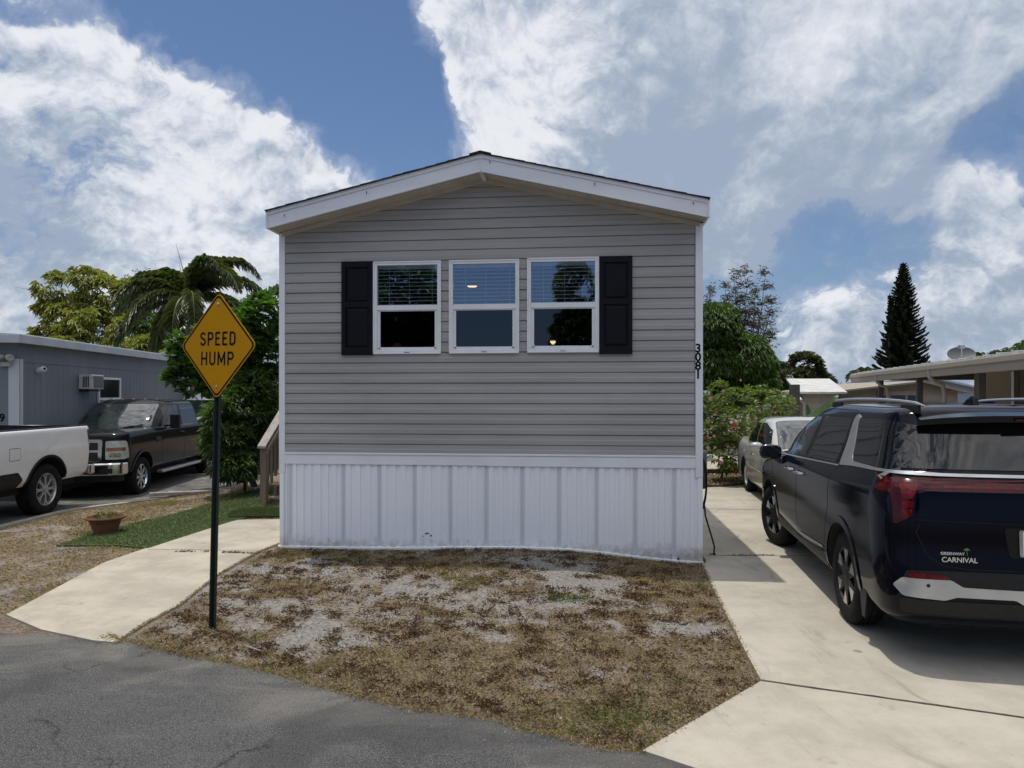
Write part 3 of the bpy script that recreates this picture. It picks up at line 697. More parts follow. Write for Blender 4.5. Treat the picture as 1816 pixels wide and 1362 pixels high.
MS = lean_m @ Mp @ Matrix.Translation((0, 0, zc)) @ FR      # local: x right, y up, z towards the viewer
def dia(r, rr, z, k=5): return [(p[0], p[1], z) for p in round_poly([(0, -r), (r, 0), (0, r), (-r, 0)], rr, k)]
def ring(mb, r1, rr1, r2, rr2, z, mi=0):
    A = dia(r1, rr1, z); B = dia(r2, rr2, z); n = len(A); mb.add(A+B, [(i, (i+1) % n, (i+1) % n+n, i+n) for i in range(n)], mi, MS)
sy = M('sign_yellow', (.60, .275, .003), (.56, .255, .003), .55, scale=3, bump=.05, bscale=300, spec=.08)
mb = MB(); A = dia(a, .05, .003); B = dia(a, .05, -.001); n = len(A)
mb.add(A+B, [tuple(range(n)), tuple(range(2*n-1, n-1, -1))]+[(i, i+n, (i+1) % n+n, (i+1) % n) for i in range(n)], 0, MS)
plate = mb.build('sign_panel', sy, sign, fix=False)
mb = MB(); ring(mb, a-.012, .046, a-.032, .040, .0042); mb.build('border', text_m, plate, fix=False)
def arc2(cx_, cy_, rx_, ry_, a0, a1, n=7): return [(cx_+rx_*math.cos(R(a0+(a1-a0)*k/n)), cy_+ry_*math.sin(R(a0+(a1-a0)*k/n))) for k in range(n+1)]
GLY = {'S': (.60, [arc2(.30, .73, .23, .20, 20, 180)+arc2(.30, .27, .23, .20, 90, -180)[0:0]+[(.08, .66), (.16, .57), (.44, .46), (.53, .36)]+arc2(.30, .27, .23, .20, 0, -165)]),
 'P': (.60, [[(.07, 0), (.07, .93), (.33, .93)]+arc2(.33, .70, .20, .23, 80, -80)+[(.33, .47), (.07, .47)]]),
 'E': (.54, [[(.50, .93), (.07, .93), (.07, .07), (.50, .07)], [(.07, .52), (.42, .52)]]),
 'D': (.60, [[(.07, .07), (.07, .93), (.28, .93)]+arc2(.28, .68, .25, .25, 80, 0)+arc2(.28, .32, .25, .25, 0, -80)+[(.28, .07), (.07, .07)]]),
 'H': (.60, [[(.07, 0), (.07, 1)], [(.53, 0), (.53, 1)], [(.07, .50), (.53, .50)]]),
 'U': (.60, [[(.07, 1), (.07, .30)]+arc2(.30, .30, .23, .23, 190, 350)+[(.53, .30), (.53, 1)]]),
 'M': (.74, [[(.07, 0), (.07, .95), (.37, .25), (.67, .95), (.67, 0)]])}
def letters(word, h, tot, yc):
    W = sum(GLY[c][0] for c in word)+.20*(len(word)-1); k = tot/W; x = -tot/2; mb = MB(); zi = 0.0
    for c in word:
        for pl in GLY[c][1]:
            q = [(x+p[0]*k, yc+(p[1]-.5)*h) for p in pl]; t2 = .0080
            for i in range(len(q)-1):
                a_, b_ = Vector(q[i]), Vector(q[i+1]); d_ = (b_-a_).normalized(); nn_ = Vector((-d_.y, d_.x))*t2; zi += 2e-5
                e = d_*(t2 if (i == 0 and pl[0] != pl[-1]) else 0)*0
                mb.add([(v.x, v.y, .0042+zi) for v in (a_-nn_, b_-nn_, b_+nn_, a_+nn_)], [(0, 1, 2, 3)], 0, MS)
                if i < len(q)-2:
                    zi += 2e-5; mb.add([(b_.x+t2*math.cos(k_*.785), b_.y+t2*math.sin(k_*.785), .0042+zi) for k_ in range(8)], [tuple(range(8))], 0, MS)
        x += (GLY[c][0]+.20)*k
    return mb.build('lettering', text_m, plate, fix=False)
letters('SPEED', .110, .405, .057); letters('HUMP', .110, .375, -.103)
for zz_ in (.335, -.33):
    mb = MB(); mb.lathe([(.013, .0), (.013, .004), (.009, .008), (.001, .009)], 10, 0, MS @ Matrix.Translation((-.003, zz_, .0035))); mb.build('bolt', silver_m, plate, smooth=True)

# ------------------------------------------------------------------ terracotta bowl with weeds
px_, py_ = gp(187, 951, .0)
pot = thing('flower_pot', 'wide terracotta bowl planter with a few dry weeds on the green turf', 'planter', (px_, py_, g(px_, py_)+.02))
terra = M('terracotta', (.20, .070, .042), (.15, .052, .033), .7, scale=9, bump=.15, c3=(.26, .13, .09), s3=14, lo3=.6, hi3=.8)
mb = MB(); s_ = .235/.25
mb.lathe([(r*s_, z*s_) for r, z in [(.15, 0), (.155, .03), (.185, .12), (.205, .175), (.21, .178), (.213, .185), (.210, .195), (.228, .200), (.262, .210), (.268, .222), (.262, .238), (.236, .236), (.228, .21), (.20, .17)]], 40)
mb.build('bowl', terra, pot, smooth=True, ang=40)
mb = MB(); mb.lathe([(.001, .195), (.10, .192), (.205, .180)], 24); mb.build('soil', M('potting_soil', (.03, .022, .015), (.06, .045, .03), .95, scale=30, bump=.6), pot)

# ------------------------------------------------------------------ leaves: rosette generator
def leaf_mesh(name, Cn, A, L, Wd, m, parent=None, fold=.25, bend=.35, nrand=.35, shape='leaf'):
    """Cn (n,3) base points, A (n,3) leaf directions, L lengths, Wd widths (ratio of length)"""
    n = len(Cn); A = A/np.linalg.norm(A, axis=1, keepdims=True)
    up = np.tile([0, 0, 1.], (n, 1))+rng.normal(0, nrand, (n, 3))
    S = np.cross(A, up); S /= np.linalg.norm(S, axis=1, keepdims=True)+1e-9
    N = np.cross(S, A); L = np.asarray(L).reshape(-1, 1)*np.ones((n, 1)); Wq = L*Wd/2
    mid = Cn+A*L*.5+N*L*.06; tip = Cn+A*L*.95-np.array([0, 0, 1])*L*bend
    l = mid+S*Wq-N*Wq*fold; r = mid-S*Wq-N*Wq*fold
    V = np.stack([Cn, l, tip, r], 1).reshape(-1, 3)
    I = np.arange(n)*4
    Fc = np.concatenate([np.stack([I, I+1, I+2], 1), np.stack([I, I+2, I+3], 1)])
    me = np_mesh(name, V, Fc, 3); return link(name, me, m, parent, smooth=False)
def rosettes(Cn, k, droop=.2, spread=1.0, up=None):
    """k leaves round every centre"""
    n = len(Cn); ph = rng.uniform(0, 6.28, (n, 1))+np.arange(k)*2.399
    el = rng.uniform(-.5, .9, (n, k))-droop
    A = np.stack([np.cos(ph)*np.cos(el)*spread, np.sin(ph)*np.cos(el)*spread, np.sin(el)], 2)
    if up is not None: A = A+up[:, None, :]
    B = np.repeat(Cn[:, None, :], k, 1)+A*.01
    return B.reshape(-1, 3), A.reshape(-1, 3)
def crown_pts(blobs, n, shell=.55):
    """points in a union of ellipsoids, thicker towards their skins; blobs: (x,y,z,rx,ry,rz)"""
    vol = np.array([b[3]*b[4]*b[5] for b in blobs])**.67; pick = rng.choice(len(blobs), n, p=vol/vol.sum())
    d = rng.normal(0, 1, (n, 3)); d /= np.linalg.norm(d, axis=1, keepdims=True)
    rr = 1-rng.uniform(0, 1, (n, 1))**1.6*(1-shell)-rng.uniform(0, .06, (n, 1))
    b = np.array(blobs)[pick]; out = b[:, :3]+d*b[:, 3:]*rr
    keep = np.ones(n, bool)                       # drop points deep in another blob
    for q in blobs:
        e = ((out-np.array(q[:3]))/np.array(q[3:])); keep &= (np.sum(e*e, 1) > .36)
    # gaps: a noise keeps clumps and opens holes
    return out[keep], d[keep]
def gaps(P, dirs, scale, thr):
    k = np.array([noise.noise(Vector(p)*scale) > thr for p in P.tolist()]); return P[k], dirs[k]
bark = M('bark', (.10, .085, .07), (.055, .045, .035), .9, scale=12, bump=.5, stretch=(1, 1, .25))
bark_pale = M('pale_bark', (.22, .20, .18), (.12, .105, .09), .9, scale=9, bump=.4, stretch=(1, 1, .3))
def limbs(name, base, targets, r0, m, parent, trunk_top=.35, n=7):
    mb = MB(); base = Vector(base); tg = [Vector(t) for t in targets]; cen = sum(tg, Vector())/len(tg)
    fork = base.lerp(cen, trunk_top); P = []
    for i in range(6):
        f = i/5; P.append(base.lerp(fork, f)+Vector((noise.noise(Vector((f*2, base.x, 1))), noise.noise(Vector((f*2, base.x, 7))), 0))*.12*f)
    mb.tube(P, [r0*(1-.35*i/5) for i in range(6)], n)
    for k, t in enumerate(tg):
        a = P[-1]; pts = []
        for i in range(7):
            f = i/6; q = a.lerp(t, f); q.z += (t-a).length*.12*math.sin(f*3.1); q += Vector((noise.noise(Vector((f*3, k*1.7, base.y))), noise.noise(Vector((f*3, k*2.3, 9+base.y))), noise.noise(Vector((f*3, k*3.1, 4)))))*.14*(t-a).length*f*(1.2-f)
            pts.append(q)
        ra = r0*.42/(1+.04*len(tg)); mb.tube(pts, [ra*(1-.82*i/6) for i in range(7)], 5)
        for j in range(3):
            q0 = pts[3+j]; dv = Vector((random.uniform(-1, 1), random.uniform(-1, 1), random.uniform(-.1, .9))).normalized()*(t-a).length*.30
            mb.tube([q0, q0+dv*.5+Vector((0, 0, .04)), q0+dv], [ra*.35, ra*.22, ra*.08], 4)
    return mb.build(name, m, parent, smooth=True, ang=60)
def broadleaf(name, label, cat, base, blobs, npts, k, L, Wd, m, droop=.3, bend=.35, gapthr=-.15, gscale=1.2, trunk=.16, bk=None, group=None, shell=.5, tt=.35, kinder=None):
    loc = Vector(base); t = thing(name, label, cat, loc, 0, group)
    bl = [(b[0]-loc.x, b[1]-loc.y, b[2]-loc.z)+tuple(b[3:]) for b in blobs]
    P, dr = crown_pts(bl, npts, shell); P, dr = gaps(P, dr, gscale, gapthr)
    B, A = rosettes(P, k, droop, up=dr*.75)
    Ls = L*rng.uniform(.6, 1.2, len(B)); leaf_mesh('crown', B, A, Ls, Wd, m, t, bend=bend)
    tg = []
    for b in bl:
        for q in range(2 if len(bl) > 6 else 4): d = Vector((random.uniform(-1, 1), random.uniform(-1, 1), random.uniform(-.3, .9))); tg.append((b[0]+d.x*b[3]*.6, b[1]+d.y*b[4]*.6, b[2]+d.z*b[5]*.6))
    limbs('trunk', (0, 0, -.05), tg, trunk, bk or bark, t, tt)
    return t
def PB(px, py, Y, rpx, rpy, ry=None):
    """ellipsoid blob from its photo position and distance; radii in photo pixels"""
    c = at(px, py, Y); s = Y/F; return (c.x, c.y, c.z, rpx*s, ry or (rpx+rpy)/2*s, rpy*s)

L_yel = Mleaf('yellow_green_leaves', [(.08, .10, .018), (.16, .18, .035), (.25, .25, .055), (.33, .31, .10), (.13, .16, .03)], trans=.3)
L_sea = Mleaf('broad_green_leaves', [(.035, .085, .018), (.06, .13, .028), (.11, .20, .045), (.05, .11, .03)], gloss=.5, trans=.35)
L_shr = Mleaf('shrub_leaves', [(.03, .065, .018), (.055, .105, .028), (.10, .16, .045), (.035, .07, .02)], gloss=.4, trans=.3)
L_man = Mleaf('dark_mango_leaves', [(.025, .06, .012), (.05, .11, .022), (.10, .17, .04), (.035, .075, .015)], gloss=.5, trans=.25)
L_hib = Mleaf('hibiscus_leaves', [(.045, .095, .018), (.085, .15, .03), (.15, .21, .05), (.19, .18, .065)], gloss=.45, trans=.35)
L_far = Mleaf('far_leaves', [(.035, .05, .02), (.06, .08, .03), (.09, .105, .045)], trans=.2)
L_cas = Mleaf('grey_needles', [(.10, .085, .06), (.15, .125, .09), (.07, .07, .04), (.18, .14, .10)], trans=.15)
L_pin = Mleaf('dark_needles', [(.008, .018, .008), (.016, .032, .012), (.03, .05, .02)], gloss=.3, trans=.1)
L_pal = Mleaf('palm_leaflets', [(.03, .055, .018), (.055, .085, .028), (.10, .12, .045), (.14, .13, .06)], gloss=.6, trans=.25, rough=.35)
L_wee = Mleaf('weed_leaves', [(.05, .09, .02), (.10, .14, .03), (.16, .17, .05)], trans=.3)

# weeds in the bowl
B_ = rng.uniform(-.15, .15, (60, 3)); B_[:, 2] = .19; A_ = rng.normal(0, .5, (60, 3)); A_[:, 2] = 1
leaf_mesh('weed', B_, A_, rng.uniform(.04, .14, 60), .16, L_wee, pot, bend=.2)

# --- left side trees
broadleaf('mango_tree', 'airy yellow-green leafy tree behind the blue-grey mobile home', 'tree', (-16.0, 27, 0),
    [PB(105, 520, 27, 38, 38), PB(150, 505, 27, 42, 32), PB(190, 530, 27, 45, 40), PB(120, 570, 26.5, 40, 35), PB(165, 585, 26, 60, 42), PB(232, 530, 27, 28, 36), PB(225, 590, 26, 45, 35), PB(80, 590, 26.5, 24, 16), PB(95, 545, 26.5, 35, 10)],
    3400, 8, .25, .24, L_yel, droop=.45, bend=.45, gapthr=.04, gscale=1.9, trunk=.14)
broadleaf('bush', 'low yellow-green foliage just over the grey mobile home roof', 'bush', (-13.5, 25, 0),
    [PB(110, 612, 25, 40, 14), PB(190, 622, 25, 50, 16), PB(260, 620, 24.5, 40, 24), PB(300, 640, 24, 40, 20)], 1500, 9, .26, .25, L_yel, droop=.5, bend=.5, gapthr=-.1, trunk=.05)
broadleaf('dark_tree', 'dark dense tree in the shade below the palm fronds', 'tree', (-12.6, 26, 0),
    [PB(265, 585, 26, 36, 30), PB(330, 600, 26, 60, 46), PB(400, 600, 26, 50, 50), PB(440, 570, 27, 30, 40), PB(290, 640, 25, 50, 20)], 2200, 8, .26, .24, L_shr, droop=.4, gapthr=-.2, trunk=.15)
def sparse_tree(name, label, base, tops, m, n_side, tuft, bk, leafL=.25):
    """thin upright tree: bare limbs with small tufts along the twigs"""
    t = thing(name, label, 'tree', base); mb = MB(); Q = []; loc = Vector(base)
    tr = [Vector((0, 0, 0)), Vector((.1, 0, (tops[0]-loc).z*.3))]; mb.tube(tr, [.14, .10], 6)
    for tp in tops:
        a = tr[-1]; b = tp-loc; pts = []
        for i in range(9):
            f = i/8; p = a.lerp(b, f); p.x += (b.x-a.x)*(f**.5-f)*.5; p += Vector((random.uniform(-1, 1), random.uniform(-1, 1), 0))*.10; pts.append(p)
        mb.tube(pts, [.07*(1-.9*i/8) for i in range(9)], 5)
        for i in range(2, 9):
            for j in range(n_side):
                d = Vector((random.uniform(-1, 1), random.uniform(-.8, .8), random.uniform(.2, 1.1))).normalized()*random.uniform(.4, 1.0)*(1.25-i/8)*(b-a).length*.28
                e = pts[i]+d; mb.tube([pts[i], pts[i]+d*.55+Vector((0, 0, -.03)), e], [.022, .014, .006], 4)
                for q in range(tuft): Q.append(pts[i]+d*random.uniform(.35, 1.08)+Vector((random.gauss(0, .10), random.gauss(0, .10), random.gauss(0, .12))))
    mb.build('trunk', bk, t, smooth=True, ang=60)
    Q = np.array([q[:] for q in Q]); B, A = rosettes(Q, 4, -.1); leaf_mesh('crown', B, A, leafL*rng.uniform(.5, 1.2, len(B)), .16, m, t, bend=.2)
    return t
bs = at(240, 700, 33); bs.z = 0
sparse_tree('bare_tree', 'grey sparse twiggy tree behind the yellow-green tree', bs, [at(232, 500, 33), at(248, 488, 33), at(262, 492, 33.5), at(222, 520, 33)], L_cas, 2, 7, bark_pale, .2)

def palm(name, label, base, crown, fr, m, flen, n_leaf=70, leafL=.42, plume=True, trunk_r=.13):
    t = thing(name, label, 'palm tree', base, 0, 'small palm tops beyond the carport' if name == 'cabbage_palm' else None); loc = Vector(base); cr = Vector(crown)-loc
    mb = MB(); pts = [Vector((0, 0, -.05)).lerp(cr, i/9)+Vector((.06*math.sin(i), 0, 0)) for i in range(10)]
    mb.tube(pts, [trunk_r*(1.25-.35*i/9)*(1+.05*(i % 2)) for i in range(10)], 12); mb.build('trunk', M(name+'_trunk', (.20, .18, .15), (.13, .115, .095), .85, scale=14, bump=.4, stretch=(1, 1, 5)), t, smooth=True)
    ml = MB(); V = []; A = []; Ls = []
    for (az, el, ln, dr) in fr:
        d = Vector((math.cos(az)*math.cos(el), math.sin(az)*math.cos(el), math.sin(el))); p = cr.copy(); P = [p.copy()]; n = 14; L = flen*ln
        for i in range(n):
            f = (i+1)/n; d = (d+Vector((0, 0, -dr*.16*(.4+f)))).normalized(); p = p+d*(L/n); P.append(p.copy())
        ml.tube(P, [.030*(1-.85*i/n) for i in range(n+1)], 5)
        for q in range(n_leaf):
            f = .10+.90*q/n_leaf; x = f*n; i = min(n-1, int(x)); pt = P[i].lerp(P[i+1], x-i); tg = (P[i+1]-P[i]).normalized()
            s = tg.cross(Vector((0, 0, 1))).normalized(); u = s.cross(tg); ll = leafL*(math.sin(math.pi*min(1, (f*.85+.12)))**.6)
            for ang in ((20, 160, -25, 205) if plume else (15, 165)):
                a = R(ang+random.uniform(-16, 16)); dv = (s*math.cos(a)+u*math.sin(a))*.8+tg*.55+Vector((0, 0, -.12)); V.append(pt[:]); A.append(dv[:]); Ls.append(ll*random.uniform(.8, 1.1))
    ml.build('frond_stem', M(name+'_stem', (.12, .14, .05), None, .5), t, smooth=True)
    leaf_mesh('frond', np.array(V), np.array(A), np.array(Ls), .085, m, t, bend=.32, nrand=.2); return t
cr = at(335, 530, 22); pb = Vector((cr.x+.1, 22, 0))
fr = [(R(100), 1.2, .8, .9), (R(20), 1.25, 1.15, 1.45), (R(5), .85, 1.2, 1.2), (R(170), 1.38, .85, 2.3), (R(175), .75, 1.1, 1.15), (R(-35), 1.3, 1.0, 1.6), (R(190), 1.1, .95, 1.5), (R(200), .15, 1.1, 1.1), (R(-60), .6, .9, 1.7), (R(-90), .25, .7, 1.6), (R(-20), .35, 1.2, 1.1), (R(150), .1, 1.0, 1.2), (R(60), .5, 1.1, 1.0), (R(-130), .5, 1.0, 1.4), (R(-30), 1.0, 1.15, 1.3), (R(210), .8, 1.0, 1.2)]
pt = palm('foxtail_palm', 'green foxtail palm with plumed arching fronds behind the yellow sign', pb, cr, fr, L_pal, 2.6, 120, .44)
mb = MB()
for (a, b) in (((335, 530), (312, 432)), ((325, 530), (318, 465))):
    q0 = at(*a, 22)-pb; q1 = at(*b, 22)-pb; mb.tube([q0, q0.lerp(q1, .5)+Vector((.03, 0, 0)), q1], [.018, .014, .004], 5)
mb.build('spear_leaf', M('spear', (.10, .11, .06), None, .6), pt)
broadleaf('seagrape_tree', 'big-leaved bright green tree crowding the left wall of the grey home', 'tree', (-5.2, 14.4, 0),
    [PB(325, 606, 14.8, 22, 12, .3), PB(318, 628, 14.8, 18, 8, .3), PB(350, 690, 14.8, 26, 10, .4), PB(320, 668, 14.8, 26, 9, .3), PB(335, 652, 14.8, 24, 12, .4), PB(375, 660, 14.8, 30, 30, .5), PB(370, 600, 14.8, 20, 26, .4), PB(470, 560, 14, 34, 34, .6), PB(440, 600, 14, 34, 40, .7), PB(480, 620, 14.4, 30, 60, .7), PB(445, 660, 14.4, 45, 24, .6), PB(420, 575, 14.6, 18, 20, .4), PB(490, 540, 14.4, 15, 25, .4)],
    1300, 7, .20, .62, L_sea, droop=.0, bend=.12, gapthr=-.22, gscale=2.2, trunk=.07)
broadleaf('shrub', 'feathery green shrub beside the wooden steps', 'shrub', (-5.15, 13.7, 0),
    [PB(430, 720, 13.6, 52, 50, .7), PB(470, 690, 14, 34, 45, .7), PB(410, 780, 13.2, 44, 40, .6), PB(455, 790, 13.8, 45, 50, .7), PB(420, 825, 13.0, 40, 24, .5), PB(395, 735, 13.0, 24, 34, .5), PB(480, 760, 14, 25, 60, .6)],
    2400, 10, .17, .20, L_shr, droop=.15, bend=.3, gapthr=-.28, gscale=2.5, trunk=.04)
# dry mulch strip and hose-like roots at the shrub foot are left to the ground material

# --- right side trees
broadleaf('mango_tree', 'dark round mango tree directly behind the right wall of the grey home', 'tree', (7.0, 24.4, 0),
    [PB(1255, 585, 24, 52, 46, 1.4), PB(1300, 640, 24, 62, 56, 1.5), PB(1250, 650, 24, 62, 60, 1.5), PB(1345, 655, 24.4, 28, 40, .9), PB(1330, 680, 24, 46, 34, 1.2), PB(1270, 560, 24, 34, 22, .8)],
    6500, 10, .20, .19, L_man, droop=.55, bend=.5, gapthr=-.45, gscale=1.4, trunk=.22, shell=.72)
bs = at(1318, 700, 36); bs.z = 0
sparse_tree('casuarina_tree', 'tall sparse brownish tree rising behind the dark mango tree', bs, [at(1300, 492, 36), at(1322, 486, 36), at(1357, 490, 36), at(1368, 540, 36), at(1285, 510, 36.5), at(1340, 520, 35.5), at(1362, 600, 36), at(1258, 520, 37), at(1310, 540, 36)], L_cas, 3, 9, bark_pale, .24)
broadleaf('round_tree', 'rounded dark green tree in the distance left of the tall pine', 'tree', (21.5, 52, 0),
    [PB(1425, 655, 52, 34, 32), PB(1410, 675, 52, 40, 30), PB(1450, 680, 52, 30, 22), PB(1400, 650, 52, 16, 20)], 3800, 8, .30, .35, L_far, droop=.1, gapthr=-.15, gscale=1.1, trunk=.3)
broadleaf('small_tree', 'small distant tree between the mango tree and the round tree', 'tree', (18.5, 50, 0), [PB(1378, 665, 50, 18, 25), PB(1385, 690, 50, 26, 18)], 1300, 8, .28, .35, L_far, gapthr=-.15, gscale=1.1, trunk=.2)

def norfolk(base, tops):
    t = thing('norfolk_pine', 'tall dark conical pine with two tops standing beyond the carport', 'tree', base); loc = Vector(base)
    mt = MB(); mbr = MB(); V = []; A = []; Ls = []
    for ti, (tp, z_lo, RL) in enumerate(tops):
        top = tp-loc; bx_ = Vector((top.x, 0, 0)); mt.tube([bx_, bx_.lerp(top, .5), top], [.30, .18, .03], 8)
        z = z_lo; k = 0; H0 = top.z-z_lo
        while z < top.z-.15:
            f = (top.z-z)/(top.z-z_lo); Lb = RL*(.05+.95*f**.92)*(1.0 if f < .93 else .9); nb = 9; ph = random.uniform(0, 6.28)
            for j in range(nb):
                a = ph+j*6.283/nb+random.uniform(-.12, .12); ln = Lb*random.uniform(.78, 1.08); P = []
                for i in range(7):
                    q = i/6; P.append(Vector((top.x*(z/top.z if ti else 1)+math.cos(a)*ln*q, math.sin(a)*ln*q, z+ln*(.10*q+.22*q*q*q))))
                mbr.tube(P, [.05*(1-.8*i/6) for i in range(7)], 4, cap=False)
                nn = int(6+30*ln)
                for q in range(nn):
                    x = (.12+.88*q/nn)*6; i = min(5, int(x)); pt = P[i].lerp(P[i+1], x-i); tg = (P[i+1]-P[i]).normalized(); s = tg.cross(Vector((0, 0, 1))).normalized()
                    for sg in (-1, 1, 0):
                        dv = tg*.75+s*sg*.55+Vector((0, 0, .42)); V.append((pt+Vector((random.gauss(0, .03),)*3))[:]); A.append(dv[:]); Ls.append((.16+.40*f**.6)*random.uniform(.6, 1.1)*(1.1-.35*x/6))
            z += .40*(.45+.55*f); k += 1
    mt.build('trunk', bark, t, smooth=True); mbr.build('branch', bark, t, fix=False)
    leaf_mesh('foliage', np.array(V), np.array(A), np.array(Ls), .30, L_pin, t, bend=-.05, nrand=.6)
nb_ = at(1602, 700, 58); nb_.z = 0
norfolk(nb_, [(at(1602, 465, 58), 1.2, 2.7), (at(1578, 520, 58), 1.6, 1.20)])
for i, (px, py, Y, s, lab) in enumerate([(1530, 664, 45, .9, 'small fan palm top peeking over the shed left of the pine'), (1668, 655, 40, .6, 'tiny palm top over the roof just right of the pine'), (1748, 634, 34, .55, 'small palm top behind the satellite dish roof')]):
    c = at(px, py, Y); fr = [(R(a*36+i*9), random.uniform(.1, 1.1), random.uniform(.8, 1.1), 1.0) for a in range(11)]
    palm('cabbage_palm', lab, (c.x, Y, 0), c, fr, L_far, 1.1*s+.3, 22, .5*s+.1, False, .15)
broadleaf('small_tree', 'leafy tree top at the far right above the carport roof', 'tree', (24, 33, 0), [PB(1800, 628, 33, 26, 12), PB(1830, 620, 33, 26, 16)], 260, 8, .3, .2, L_shr, gapthr=-.3, trunk=.12)
# far tree belt closing the horizon, both sides
def belt(name, x0, x1, y0, y1, n, hmin, hmax):
    P = []
    for i in range(n):
        f = rng.uniform(); x = x0+(x1-x0)*f; y = y0+(y1-y0)*f+rng.uniform(-3, 3); h = hmin+(hmax-hmin)*(.5+.5*noise.noise(Vector((x*.09, 0, 3))))
        P.append((x, y, rng.uniform(0, 1)**.7*h))
    P = np.array(P); B, A = rosettes(P, 4, 0); o = leaf_mesh(name, B, A, rng.uniform(.6, 1.5, len(B)), .6, L_far, None)
    tag(o, kind='stuff')
belt('far_trees', -70, 5, 70, 60, 4500, 1.6, 3.6); belt('far_trees', 5, 95, 75, 70, 6500, 1.6, 3.4)
tag(bpy.data.objects['far_trees'], 'low dark belt of trees on the left horizon', 'trees'); tag(bpy.data.objects['far_trees.001'], 'low dark belt of trees on the right horizon', 'trees')

# hibiscus with flowers
hib = broadleaf('hibiscus_bush', 'tall hibiscus bush with red and peach flowers beside the silver car', 'bush', (4.55, 15.6, 0),
    [PB(1275, 700, 15.4, 24, 26, .5), PB(1300, 740, 15.2, 45, 50, .8), PB(1340, 715, 15.6, 55, 32, .8), PB(1290, 800, 15, 36, 36, .6), PB(1350, 770, 15.6, 45, 45, .7), PB(1385, 720, 15.8, 28, 16, .5), PB(1275, 760, 15.2, 24, 40, .5), PB(1320, 815, 15.2, 30, 24, .5)],
    2100, 6, .12, .42, L_hib, droop=.05, bend=.2, gapthr=-.10, gscale=3.2, trunk=.03, tt=.25)
petal = {'red': M('red_petal', (.55, .03, .03), (.4, .02, .02), .5, scale=20), 'peach': M('peach_petal', (.60, .26, .16), (.55, .34, .26), .5, scale=20)}
for i, (px, py, s, c) in enumerate([(1302, 755, 1.3, 'red'), (1259, 706, 1.2, 'peach'), (1282, 693, .9, 'peach'), (1266, 773, .9, 'peach'), (1250, 777, .8, 'red'), (1268, 793, .8, 'peach'), (1340, 741, 1.0, 'peach'), (1346, 728, .8, 'peach'), (1313, 674, .7, 'peach'), (1275, 820, 1.0, 'red'), (1298, 832, .9, 'red'), (1267, 735, .8, 'peach'), (1374, 731, .8, 'peach'), (1287, 738, .7, 'peach'), (1253, 765, .7, 'peach')]):
    c0_ = at(px, py, 14.35)-Vector((4.55, 15.6, 0)); mb = MB()
    for k in range(5):
        a = k*1.2566+i; u = Vector((math.cos(a), -.45, math.sin(a))); v = Vector((math.cos(a+.6), -.5, math.sin(a+.6))); v2 = Vector((math.cos(a-.6), -.5, math.sin(a-.6))); r = .036*s
        mb.add([c0_, c0_+v2*r*.75, c0_+u*r*1.2, c0_+v*r*.75], [(0, 1, 2, 3)])
    mb.tube([c0_, c0_+Vector((0, -.06*s, 0))], .004, 4); mb.build('flower', petal[c], hib)
# long grass by the wall, banana leaf, papaya-like leaf over the gutter
t = thing('ornamental_grass', 'pale strappy grass clump against the right wall corner', 'plant', (4.7, 17, 0)); n = 70
o_ = at(1250, 740, 17)-Vector((4.7, 17, 0)); B_ = np.tile([o_.x, 0, o_.z], (n, 1))+rng.normal(0, .08, (n, 3)); A_ = rng.normal(0, .40, (n, 3)); A_[:, 2] = 1
leaf_mesh('blade', B_, A_, rng.uniform(.7, 1.15, n), .03, Mleaf('pale_blades', [(.15, .19, .09), (.26, .30, .18)]), t, bend=.25)
mb = MB(); mb.tube([(o_.x, 0, 0), (o_.x, 0, o_.z)], .05, 6); mb.build('stem', bark, t)
t = thing('banana_plant', 'broad banana leaf arching up behind the dark minivan roof', 'plant', (6.6, 14.5, 0))
ban = M('banana_leaf', (.05, .11, .025), (.08, .15, .035), .4, scale=30, stretch=(1, 1, .2))
for (p0, p1, wd, mid) in ((at(1432, 745, 14.5), at(1488, 701, 14.4), .13, .10), (at(1436, 750, 14.6), at(1433, 716, 14.6), .05, .02)):
    a = p0-Vector((6.6, 14.5, 0)); b = p1-Vector((6.6, 14.5, 0)); P = []; n = 12; dirv = (b-a).normalized(); sd = dirv.cross(Vector((0, 1, 0))).normalized()
    for i in range(n+1):
        f = i/n; c = a.lerp(b, f)+sd*(-mid*math.sin(f*3.14)); wv = wd*(math.sin(math.pi*min(1, f*.8+.15))**.7)*(1 if i < n else .1)
        P += [(c+sd*wv+Vector((0, .05, 0)))[:], c[:], (c-sd*wv+Vector((0, .05, 0)))[:]]
    mb = MB()
    for i in range(n): mb.add([P[3*i], P[3*i+1], P[3*i+4], P[3*i+3]], [(0, 1, 2, 3)]); mb.add([P[3*i+1], P[3*i+2], P[3*i+5], P[3*i+4]], [(0, 1, 2, 3)])
    mb.build('leaf', ban, t, smooth=True, fix=False)
mb = MB(); mb.tube([(0, 0, 0), (-.2, 0, 1.3)], [.10, .06], 8); mb.build('trunk', M('banana_stem', (.12, .14, .06), None, .6), t)
